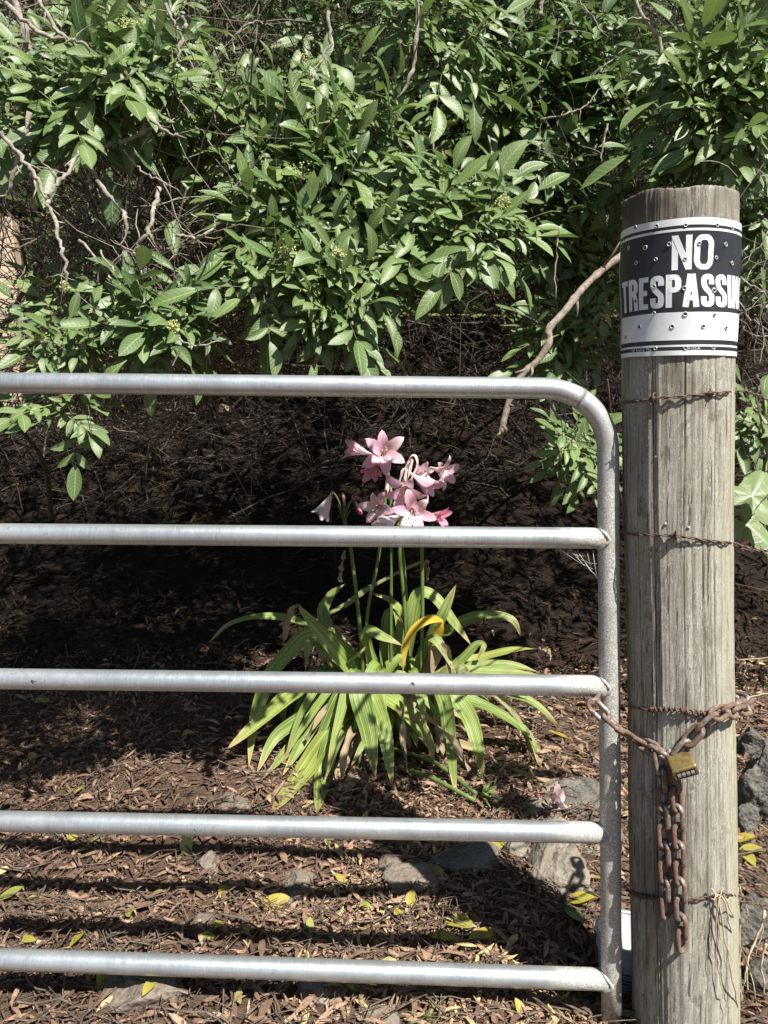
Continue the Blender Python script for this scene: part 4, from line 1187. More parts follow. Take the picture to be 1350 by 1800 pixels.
S = shrub('central', 'big glossy green shrub bough hanging over the middle of the gate')
cluster(S, 560, 400, 135, 165, 40, 1.64, 1.80, 60, .30, 620)
cluster(S, 470, 240, 185, 100, 33, 1.66, 1.82, 56, .45, 620)
cluster(S, 805, 385, 105, 68, 15, 1.66, 1.80, 62, .38, 620)
cluster(S, 640, 215, 70, 70, 6, 1.66, 1.82, 56, .45, 620)
cluster(S, 580, 540, 60, 30, 5, 1.70, 1.85, 68, .12, 620)
cluster(S, 660, 470, 45, 60, 4, 1.75, 1.9, 60, .15, 620)
S = shrub('upper', 'sunlit green shrub in the upper left corner among pale bare stems')
cluster(S, 185, 118, 130, 75, 22, 1.66, 1.82, 60, .42, 300)
cluster(S, 35, 185, 45, 55, 5, 1.70, 1.85, 50, .5, 300)
cluster(S, 250, 50, 90, 50, 8, 1.75, 2.0, 55, .55, 300)
cluster(S, 145, 195, 50, 25, 3, 1.68, 1.78, 72, .05, 300)
S = shrub('low', 'low leafy shoots at the left, just above the top gate rail')
cluster(S, 122, 598, 40, 38, 5, 1.66, 1.80, 58, .25, 670)
cluster(S, 290, 560, 58, 45, 8, 1.66, 1.80, 62, .12, 670)
cluster(S, 112, 715, 34, 18, 2, 1.70, 1.76, 60, .10, 670)
cluster(S, 105, 490, 22, 14, 1, 1.7, 1.75, 42, .5, 670)
cluster(S, 190, 495, 16, 14, 1, 1.72, 1.76, 62, .2, 670)
cluster(S, 150, 385, 40, 20, 2, 2.1, 2.3, 46, .05, 670)
S = shrub('upper_middle', 'shaded dark green shrub left of the post, filling the top centre right')
cluster(S, 890, 165, 195, 140, 50, 2.42, 2.9, 58, .10, 330)
cluster(S, 770, 45, 85, 75, 8, 1.85, 2.1, 62, .30, 330)
cluster(S, 545, 60, 60, 40, 5, 2.2, 2.6, 50, .15, 330)
cluster(S, 1040, 60, 90, 70, 7, 2.3, 2.8, 48, .05, 330)
S = shrub('right', 'bright green shrub rising behind the top of the sign post')
cluster(S, 1290, 130, 80, 150, 24, 1.98, 2.12, 68, .28, 400)
cluster(S, 1325, 370, 30, 60, 4, 2.25, 2.5, 62, .12, 400)
cluster(S, 1160, 300, 40, 20, 2, 2.2, 2.3, 60, .4, 400)
S = shrub('mid_right', 'dark leafy bough hanging beside the post around the dead branch')
cluster(S, 1015, 400, 62, 85, 11, 2.40, 2.6, 56, .20, 660)
cluster(S, 990, 590, 70, 62, 13, 2.40, 2.6, 50, .06, 660)
cluster(S, 1060, 500, 30, 60, 4, 2.40, 2.5, 50, .2, 660)
S = shrub('sprig', 'small leafy sprig showing through the gate under the bent corner')
cluster(S, 1000, 785, 38, 34, 4, 1.72, 1.86, 52, .30, 850)
cluster(S, 1062, 810, 24, 44, 3, 1.85, 1.95, 46, .30, 850)
S = shrub('edge', 'small green sprig by the barbed wire at the right edge of the photo')
cluster(S, 1338, 735, 22, 48, 4, 1.66, 1.80, 54, .25, 790)

# deeper foliage: dim leaves inside and above the boughs, shading the ground
zl = lambda x, Y: 1.62 + 0.22 * max(0, x + .3) + 0.10 * (Y - 2) + (0.15 if x > .25 else 0)
fill(SH['central'][0], 400, (-.6, .35), (2.65, 4.0), zl, 3.3, .075, rf)
fill(SH['upper'][0], 440, (-2.9, -.5), (2.65, 4.0), lambda x, Y: 2.25 + .12 * (Y - 2), 3.4, .075, rf)
fill(SH['upper_middle'][0], 560, (.1, .95), (2.5, 4.2), lambda x, Y: 1.85 + .08 * (Y - 2), 3.5, .075, rf)
fill(SH['right'][0], 420, (.85, 2.6), (2.45, 4.2), lambda x, Y: 1.75, 3.4, .075, rf)
fill(SH['upper'][0], 220, (-2.6, -.3), (2.2, 2.8), 2.75, 3.4, .075, rf)
fill(SH['central'][0], 220, (-.4, .5), (2.2, 2.8), 2.75, 3.4, .075, rf)
fill(SH['low'][0], 60, (-2.3, -.95), (1.7, 2.2), 1.45, 2.3, .075, rf)

# oversized leaves added behind, mostly hidden, to keep sun off the hollow
fill(SH['upper_middle'][0], 330, (-.2, 3.0), (4.0, 6.2), lambda x, Y: 2.7 + .25 * (Y - 4), 4.5, .14, rf)
fill(SH['central'][0], 150, (-1.0, .3), (4.0, 6.0), lambda x, Y: 2.7 + .25 * (Y - 4), 4.4, .14, rf)

# bare branches seen in the photo: shrub, points, radii in photo pixels
BARE = [
    ('upper', [(-40, -30, 1.75), (30, 25, 1.74), (75, 62, 1.74), (130, 68, 1.75)], 5.5, 4),
    ('upper', [(60, -30, 1.8), (85, 30, 1.79), (110, 62, 1.79), (150, 80, 1.8), (165, 100, 1.82)], 4.5, 3),
    ('upper', [(20, -20, 2.1), (45, 60, 2.1), (60, 120, 2.12)], 9, 8),
    ('upper', [(0, 232, 1.72), (35, 275, 1.72), (62, 310, 1.72), (82, 352, 1.72)], 4.5, 4.5),
    ('upper', [(52, 200, 1.85), (35, 270, 1.84), (22, 318, 1.84), (8, 360, 1.86)], 5, 4),
    ('low', [(82, 352, 1.72), (98, 395, 1.71), (108, 440, 1.70), (118, 482, 1.70), (112, 520, 1.70)], 4.5, 2.5),
    ('low', [(82, 352, 1.72), (105, 318, 1.74), (128, 286, 1.78), (140, 262, 1.8)], 4.5, 3.5),
    ('upper', [(140, 262, 1.95), (180, 330, 1.95), (212, 365, 1.93), (222, 392, 1.9), (214, 436, 1.9)], 5.5, 3),
    ('low', [(278, 330, 1.95), (270, 375, 1.92), (258, 410, 1.9), (244, 432, 1.9), (236, 448, 1.9)], 5, 3.5),
    ('central', [(218, 262, 1.9), (250, 302, 1.88), (285, 320, 1.87), (316, 336, 1.86)], 2.2, 1.6),
    ('central', [(308, 412, 1.85), (335, 418, 1.86), (362, 410, 1.9), (385, 385, 2.0)], 3.2, 2.4),
    ('central', [(180, 255, 2.0), (225, 246, 2.0), (250, 232, 2.0), (262, 212, 2.0)], 5, 5),
    ('central', [(262, 208, 1.9), (290, 232, 1.9), (328, 242, 1.9)], 3.5, 2.5),
    ('low', [(140, 420, 1.85), (180, 470, 1.82), (205, 500, 1.8), (216, 515, 1.8)], 2.8, 1.8),
    ('low', [(175, 440, 1.8), (195, 470, 1.76), (200, 485, 1.75)], 2.2, 1.5),
    ('low', [(315, 595, 1.72), (345, 608, 1.72), (388, 600, 1.74)], 2.0, 1.4),
    ('upper', [(320, 20, 1.9), (326, 50, 1.9), (316, 75, 1.9), (312, 110, 1.9)], 4.5, 3.5),
    ('upper', [(290, 8, 1.9), (305, 38, 1.9), (318, 56, 1.9)], 3, 2.5),
    ('upper_middle', [(410, 95, 2.1), (415, 62, 2.1), (445, 40, 2.1), (480, 48, 2.1)], 2.2, 1.6),
    ('upper_middle', [(575, 20, 2.1), (580, 70, 2.1), (560, 120, 2.1)], 4, 3),
    ('upper_middle', [(735, -20, 2.1), (732, 70, 2.1), (722, 130, 2.1), (700, 175, 2.1)], 4.5, 3.5),
    ('upper_middle', [(795, 170, 2.3), (770, 200, 2.3), (760, 235, 2.3), (762, 270, 2.3)], 3.5, 3),
    ('upper_middle', [(955, -10, 2.1), (950, 20, 2.1), (943, 30, 2.1)], 4.5, 3.5),
    ('upper_middle', [(1012, -5, 2.1), (1040, 30, 2.1), (1062, 58, 2.1)], 2.2, 1.6),
    ('upper_middle', [(1110, -20, 2.5), (1130, 30, 2.5), (1160, 70, 2.5), (1166, 150, 2.5), (1168, 220, 2.5)], 4.5, 4),
    ('upper_middle', [(948, 210, 2.2), (1000, 200, 2.2), (1035, 180, 2.2), (1060, 150, 2.2)], 2.2, 1.4),
    ('upper_middle', [(1068, 218, 2.2), (1060, 250, 2.2), (1055, 290, 2.2)], 2.5, 1.6),
    ('mid_right', [(984, 400, 2.1), (978, 450, 2.1), (976, 535, 2.1)], 2.0, 1.5),
    ('right', [(1350, 405, 1.8), (1330, 440, 1.8), (1297, 466, 1.82)], 2.0, 1.4),
    ('right', [(1296, 482, 1.8), (1325, 505, 1.8), (1365, 535, 1.8)], 2.4, 1.6),
    ('right', [(1293, 525, 1.8), (1320, 560, 1.8), (1365, 592, 1.8)], 2.2, 1.5),
    ('right', [(1305, 578, 1.9), (1330, 590, 1.9), (1365, 593, 1.9)], 1.4, 1.0),
    ('sprig', [(962, 700, 1.78), (985, 735, 1.78), (1008, 748, 1.77)], 2.6, 1.8),
    ('sprig', [(972, 698, 1.80), (990, 728, 1.79), (1012, 752, 1.78), (1003, 785, 1.75)], 2.2, 1.6),
]

# ---- visible share of every leaflet, to choose which become objects of their own
allM, allV, allS, allI = [], [], [], []
for key, (S, lab) in SH.items():
    allM += S.Ms; allV += S.var; allS += [key] * len(S.Ms); allI += list(range(len(S.Ms)))
allM = np.array(allM); allV = np.array(allV)
W = np.zeros((len(allM), 24, 3))
for k in range(NV):
    i = np.nonzero(allV == k)[0]
    W[i] = np.einsum('nij,vj->nvi', allM[i][:, :3, :3], TEMPL[k][0]) + allM[i][:, None, :3, 3]
def visible_count():
    mids = (W[:, :-3] + W[:, 3:]) / 2
    pts = np.concatenate([W, mids], 1)
    x, y, d = project(pts.reshape(-1, 3))
    leaf = np.repeat(np.arange(len(W)), pts.shape[1])
    ok = (x > 0) & (x < 1350) & (y > 0) & (y < 1800) & (d > .5)
    cell = (y[ok] // 6).astype(int) * 225 + (x[ok] // 6).astype(int)
    o = np.lexsort((d[ok], cell)); c = cell[o]; first = np.ones(len(c), bool); first[1:] = c[1:] != c[:-1]
    return np.bincount(leaf[ok][o][first], minlength=len(W))
VIS = visible_count()

def build_shrubs():
    off = 0
    TR = {'central': ((-.6, 5.3, 0), (-.2, 2.5, 2.4)), 'upper': ((-2.2, 5.2, 0), (-1.0, 2.5, 2.6)), 'low': ((-2.0, 4.4, 0), (-.95, 2.1, 1.7)), 'upper_middle': ((.9, 5.6, 0), (.4, 3.0, 2.6)),
          'right': ((2.3, 4.6, 0), (1.2, 2.6, 2.4)), 'mid_right': ((1.5, 5.0, 0), (.75, 2.5, 2.0)), 'sprig': ((1.3, 3.4, 0), (.60, 2.0, 1.36)), 'edge': ((1.45, 2.4, 0), (.95, 1.75, 1.2))}
    for key, (S, label) in SH.items():
        n = len(S.Ms); vis = VIS[off:off + n]; Wk = W[off:off + n]; off += n
        (tx, ty, _), top = TR[key]
        t = thing('pepper_shrub', (tx, ty, Gz(tx, ty)), label, 'shrub', 'shrubs overhanging the gate')
        trunk(tx, ty, top, .016 if key not in ('sprig', 'edge') else .006, hash_key(key)).build('trunk', M['twig'], t)
        brs = [mb.build('branch', M['greenstem'] if random.random() < .4 else M['twig'], t) for mb, tip in S.branches]
        for k, pts, r0, r1 in BARE:
            if k == key: branch_px([(x, y, Y - (.08 if Y < 1.9 else .14)) for x, y, Y in pts], r0 * 1.1, r1 * 1.15).build('branch', M['branch'], t)
        brn = np.array(S.br)
        own = [i for i in np.argsort(-vis) if brn[i] >= 0 and vis[i] > 0][:300]
        for i in own:
            o = bpy.data.objects.new('leaf', LEAF_ME[S.var[i]]); COL.objects.link(o)
            o.parent = brs[S.br[i]]; o.matrix_basis = Matrix(S.Ms[i].tolist()); c = S.col[i]; o.color = (c[0], c[1], c[2], 1)
        rest = np.setdiff1d(np.arange(n), own)
        if len(rest):
            Vv = Wk[rest].reshape(-1, 3); base = (np.arange(len(rest)) * 24)[:, None, None]
            faces = (base + TEMPL[0][1][None]).reshape(-1, 4)
            col = np.repeat(np.array([(*S.col[i], 1.0) for i in rest]), 24, 0); uv = np.tile(TEMPL[0][2], (len(rest), 1))
            tag(link('foliage', np_mesh('foliage', Vv, faces, M['leaf_a'], True, col, uv), None, t), kind='stuff')
        S.thing = t
def hash_key(k): return sum(ord(c) * (i + 1) for i, c in enumerate(k))
build_shrubs()
for key, px, py, Y, r in (('upper', 225, 48, 1.72, 22), ('upper', 185, 145, 1.70, 13), ('central', 382, 205, 1.68, 16), ('central', 530, 305, 1.64, 26), ('central', 505, 445, 1.63, 18), ('central', 595, 450, 1.64, 14), ('central', 885, 358, 1.63, 15), ('central', 540, 110, 1.75, 16), ('low', 72, 590, 1.65, 14), ('low', 112, 505, 1.68, 11), ('low', 305, 575, 1.65, 13), ('low', 75, 385, 1.9, 9), ('right', 1305, 165, 2.15, 14), ('upper', 130, 145, 1.72, 10), ('central', 430, 290, 1.66, 12)):
    S = SH[key][0]
    Y += max(0, {'central': 620, 'upper': 300, 'low': 670, 'right': 400}[key] - py) / 500.0 * TILT - .02
    S.inflorescence(P(px, py, Y), r * Y / F).build('flower_cluster', M['floret'], S.thing)

# ---- tangles of thin dead twigs inside the shrubs
def tangle(key, n, region, Yr, r=(.0010, .0032), L=(.25, .9), down=.5, mat='twig', name='dead_twigs', ground=False):
    mb = MB()
    for k in range(n):
        x0, y0, x1, y1 = region
        Y = random.uniform(*Yr); p = P(random.uniform(x0, x1), random.uniform(y0, y1), Y)
        d = Vector((random.gauss(0, 1), random.gauss(0, .45), random.gauss(-down, .7))).normalized(); l = random.uniform(*L); m = 6; rr = random.uniform(*r)
        pts = [p - d * l * .5]
        for i in range(m):
            d = (d + Vector((random.gauss(0, .22), random.gauss(0, .2), random.gauss(-.05, .22)))).normalized(); pts.append(pts[-1] + d * l / m)
        if ground: pts = [Vector((q.x, q.y, max(q.z, Gz(q.x, q.y) + .004))) for q in pts]
        mb.tube(pts, [rr * (1 - .1 * i) for i in range(m + 1)], 3, False)
    o = mb.build(name, M[mat], SH[key][0].thing); tag(o, kind='stuff')
tangle('low', 900, (95, 350, 430, 690), (1.95, 3.2))
tangle('upper', 700, (-250, -80, 430, 300), (2.0, 3.4))
tangle('central', 700, (300, -80, 760, 620), (2.35, 3.4), mat='shaded_twig')
tangle('upper_middle', 800, (620, -80, 1180, 420), (2.7, 3.8), mat='shaded_twig')
tangle('mid_right', 350, (850, 330, 1120, 720), (2.7, 3.6), mat='shaded_twig')
tangle('right', 420, (1100, -80, 1500, 700), (2.5, 3.8), mat='shaded_twig')
tangle('low', 240, (60, 290, 420, 665), (1.85, 2.5), (.0007, .0017), (.12, .5), .3, 'branch', 'pale_twigs')
tangle('upper', 60, (-30, 120, 420, 470), (1.85, 2.2), (.0014, .003), (.12, .35), .4, 'branch', 'pale_twigs')
tangle('upper_middle', 26, (600, 0, 1180, 380), (2.3, 2.6), (.0010, .0022), (.10, .3), .2, 'branch', 'pale_twigs')
tangle('right', 30, (1290, 300, 1420, 640), (1.9, 2.4), (.0008, .0018), (.10, .3), .2, 'branch', 'pale_twigs')

# the stout dead branch that comes down behind the top rail
def dead_branch():
    t = thing('dead_branch', tuple(P(960, 590, 1.75)), 'thick dead pale branch hanging down behind the top rail beside the post', 'branch')
    pts = [(1120, 430, 2.05), (1085, 455, 1.98), (1050, 482, 1.92), (1020, 512, 1.86), (992, 548, 1.80), (965, 578, 1.76), (966, 600, 1.74), (945, 634, 1.72), (918, 658, 1.70), (898, 695, 1.68), (888, 730, 1.67), (880, 762, 1.66)]
    w = catmull([P(*q) for q in pts], 5); n = len(w)
    rad = [(6.8 - 2.0 * i / n) * .00135 * (1.18 if i % 7 == 3 else 1) * random.uniform(.9, 1.12) for i in range(n)]
    mb = MB(); mb.tube(w, rad, 12); mb.build('limb', M['deadwood'], t)
    for (a, b, r) in (((1012, 520, 1.85), (1014, 558, 1.84), 3.2), ((925, 650, 1.70), (905, 655, 1.69), 3), ((935, 645, 1.7), (932, 664, 1.69), 2.6), ((884, 748, 1.66), (890, 762, 1.66), 3.5), ((1060, 470, 1.93), (1090, 425, 1.9), 2.4), ((893, 712, 1.67), (903, 713, 1.67), 2.0), ((880, 758, 1.66), (873, 766, 1.655), 3.2)):
        a, b = P(*a), P(*b); mb = MB(); mb.tube([a, a.lerp(b, .5) + Vector((.003, 0, 0)), b], [r * .0014, r * .0012, r * .0006], 7); mb.build('stub', M['deadwood'], t)
dead_branch()

# ---- pale timber post at the far left
def pale_post():
    Y = 5.5; a = P(2, 640, Y); b = P(-2, 385, Y); z0 = Gz(a.x, Y) - .2
    mb = MB(); h = b.z - z0
    bm = bmesh.new(); bmesh.ops.create_cube(bm, size=1); bmesh.ops.scale(bm, vec=(.345, .16, h), verts=bm.verts)
    bmesh.ops.subdivide_edges(bm, edges=[e for e in bm.edges if abs(e.verts[0].co.z - e.verts[1].co.z) > .1], cuts=14)
    bmesh.ops.bevel(bm, geom=[e for e in bm.edges if abs(e.verts[0].co.z - e.verts[1].co.z) > .01 and len(e.link_faces) == 2 and e.calc_face_angle(0) > .5], offset=.012, segments=2, affect='EDGES')
    for v in bm.verts: v.co.x += random.gauss(0, .0015) + .006 * math.sin(v.co.z * 4); v.co.y += random.gauss(0, .0015)
    me = bpy.data.meshes.new('fence_post'); bm.to_mesh(me); bm.free()
    o = link('fence_post', me, M['paleboard']); o.location = (a.x - .02, Y, z0 + h / 2); o.rotation_euler = (0, math.radians(-.5), .12)
    tag(o, 'pale tan timber fence post at the left edge behind dark twigs', 'post')
pale_post()

# ---- dense thicket behind everything
def thicket():
    r = np.random.default_rng(77); n = 25000
    Y = r.uniform(6.0, 9.2, n); x = r.uniform(-1, 1, n) * (0.75 * Y + 1.2)
    zb = G(x, Y); z = zb + r.uniform(0.25, 1, n) ** 1.0 * (6.2 - zb)
    # the low window through which sunlit grass shows
    qx, qy, _ = project(np.stack([x, Y, z], -1))
    keep = ~((qx > 655) & (qx < 870) & (qy > 540) & (qy < 585))
    x, Y, z = x[keep], Y[keep], z[keep]; n = len(x)
    d = r.normal(0, 1, (n, 3)); d[:, 2] -= .3; d /= np.linalg.norm(d, axis=1)[:, None]
    nn = r.normal(0, .7, (n, 3)) + np.array([0, -.6, .7]); nn -= d * (nn * d).sum(1)[:, None]; nn /= np.linalg.norm(nn, axis=1)[:, None]
    xx = np.cross(d, nn); L = r.uniform(.14, .30, n)[:, None]
    Vt, Ft, Ut = TEMPL[3]
    V = np.array([x, Y, z]).T[:, None, :] + (xx * L * 1.5)[:, None, :] * Vt[None, :, 0:1] + (d * L)[:, None, :] * Vt[None, :, 1:2] + (nn * L)[:, None, :] * Vt[None, :, 2:3]
    faces = ((np.arange(n) * 24)[:, None, None] + Ft[None]).reshape(-1, 4)
    col = np.repeat(np.stack([np.zeros(n), r.uniform(0, .6, n), np.zeros(n), np.ones(n)], -1), 24, 0)
    tag(link('undergrowth', np_mesh('undergrowth', V.reshape(-1, 3), faces, M['leaf_a'], True, col, np.tile(Ut, (n, 1)))), kind='stuff')
    mb = MB()
    for k in range(2200):
        Yk = random.uniform(4.4, 7.5); p = Vector((random.uniform(-1, 1) * (.62 * Yk + .3), Yk, 0)); p.z = Gz(p.x, Yk) + random.uniform(0, 1.4)
        dd = Vector((random.gauss(0, .8), random.gauss(0, .3), random.gauss(0, .8))).normalized(); l = random.uniform(.4, 1.5); pts = [p]
        for i in range(5):
            dd = (dd + Vector((random.gauss(0, .25), random.gauss(0, .2), random.gauss(0, .22)))).normalized(); q = pts[-1] + dd * l / 5; q.z = max(q.z, Gz(q.x, q.y) + .01); pts.append(q)
        mb.tube(pts, random.uniform(.002, .006), 3, False)
    tag(mb.build('brushwood', M['shaded_twig']), kind='stuff')
    # tall woods behind, closing off the sky
    n = 24000; Y = r.uniform(15, 19, n); x = r.uniform(-22, 22, n); z = r.uniform(1.9, 16, n)
    d = r.normal(0, 1, (n, 3)); d /= np.linalg.norm(d, axis=1)[:, None]; nn = r.normal(0, .7, (n, 3)) + np.array([0, -.5, .7]); nn -= d * (nn * d).sum(1)[:, None]; nn /= np.linalg.norm(nn, axis=1)[:, None]
    xx = np.cross(d, nn); L = r.uniform(.5, 1.1, n)[:, None]
    V = np.array([x, Y, z]).T[:, None, :] + (xx * L * 2)[:, None, :] * Vt[None, :, 0:1] + (d * L)[:, None, :] * Vt[None, :, 1:2] + (nn * L)[:, None, :] * Vt[None, :, 2:3]
    faces = ((np.arange(n) * 24)[:, None, None] + Ft[None]).reshape(-1, 4)
    col = np.repeat(np.stack([np.zeros(n), r.uniform(0, .6, n), np.zeros(n), np.ones(n)], -1), 24, 0)
    tag(link('woods', np_mesh('woods', V.reshape(-1, 3), faces, M['leaf_a'], True, col, np.tile(Ut, (n, 1)))), kind='stuff')
thicket()

# ================================================================ PINK LILY
def Z4(zx, zy): return (350 + zx * 700 / 1350, 740 + zy * 740 / 1427)
def ground_at(px, py):
    d = ray(px, py); Y = 1.2
    while Y < 9:
        p = EYE + d * (Y / d.y)
        if p.z <= Gz(p.x, Y): return p
        Y += 0.005
    return EYE + d * (9 / d.y)
LILY_Y = 2.78
BASE = P(672, 1330, LILY_Y); BASE.z = Gz(BASE.x, BASE.y)
LILY = thing('pink_lily', tuple(BASE), 'clump of pink trumpet lilies with long strap leaves, flowering behind the gate', 'flowering plant')

def strap(pts, width, dry=0.0, yel=0.0, fold=0.35, twist=0.0, name='leaf', taper=0.9, wav=0.004, parent=None, up=None):
    c = catmull(pts, 5); n = len(c); d = [0.0]
    for a, b in zip(c[:-1], c[1:]): d.append(d[-1] + (b - a).length)
    V, UV = [], []; ph = random.uniform(0, 6)
    for i, p in enumerate(c):
        t = d[i] / d[-1]; T = (c[min(i + 1, n - 1)] - c[max(i - 1, 0)]).normalized()
        nref = up or (Vector((0, 0, .75)) + (EYE - p).normalized() * .75)
        s = T.cross(nref); s = s.normalized() if s.length > 1e-4 else Vector((1, 0, 0)); nn = s.cross(T)
        a = twist * t + .25 * math.sin(ph + 5 * t); s, nn = s * math.cos(a) + nn * math.sin(a), nn * math.cos(a) - s * math.sin(a)
        w = width * .5 * (0.62 + .38 * min(1, t / .3)) * (1 - max(0, (t - .45) / .55) ** 2.1) ** taper + 0.0008
        f = fold * (1 - .6 * t)
        for k in (-1, -.5, 0, .5, 1):
            V.append(p + s * (k * w * math.cos(f)) + nn * (abs(k) * w * math.sin(f) + wav * math.sin(ph + 17 * t + 2 * k) * abs(k)))
            UV.append((k * .5 + .5, t))
    F_ = [(i * 5 + j, i * 5 + j + 1, (i + 1) * 5 + j + 1, (i + 1) * 5 + j) for i in range(n - 1) for j in range(4)]
    me = np_mesh(name, np.array([tuple(v) for v in V]), np.array(F_), M['strap'], True, None, np.array(UV))
    o = link(name, me, None, parent or LILY); o.color = (dry, random.random(), yel, 1)
    return o
def ZL(seq, Ys):
    """zoomed-crop points, with distances running through Ys"""
    out = []; n = len(seq)
    for i, (a, b) in enumerate(seq):
        f = i / (n - 1) * (len(Ys) - 1); k = min(int(f), len(Ys) - 2); out.append(P(*Z4(a, b), Ys[k] + (Ys[k + 1] - Ys[k]) * (f - k)))
    for i, q in enumerate(out):                       # where a leaf would dip into the soil it lies on it instead, nearer along the sight line
        if q.z < Gz(q.x, q.y) + .012:
            d = (q - EYE); s = 1.0
            while s > .7 and (EYE + d * s).z < Gz((EYE + d * s).x, (EYE + d * s).y) + .012: s -= .003
            out[i] = EYE + d * s
    return out
PXM = 0.5185 * 2.7 / F                       # metres per zoomed pixel at the plant
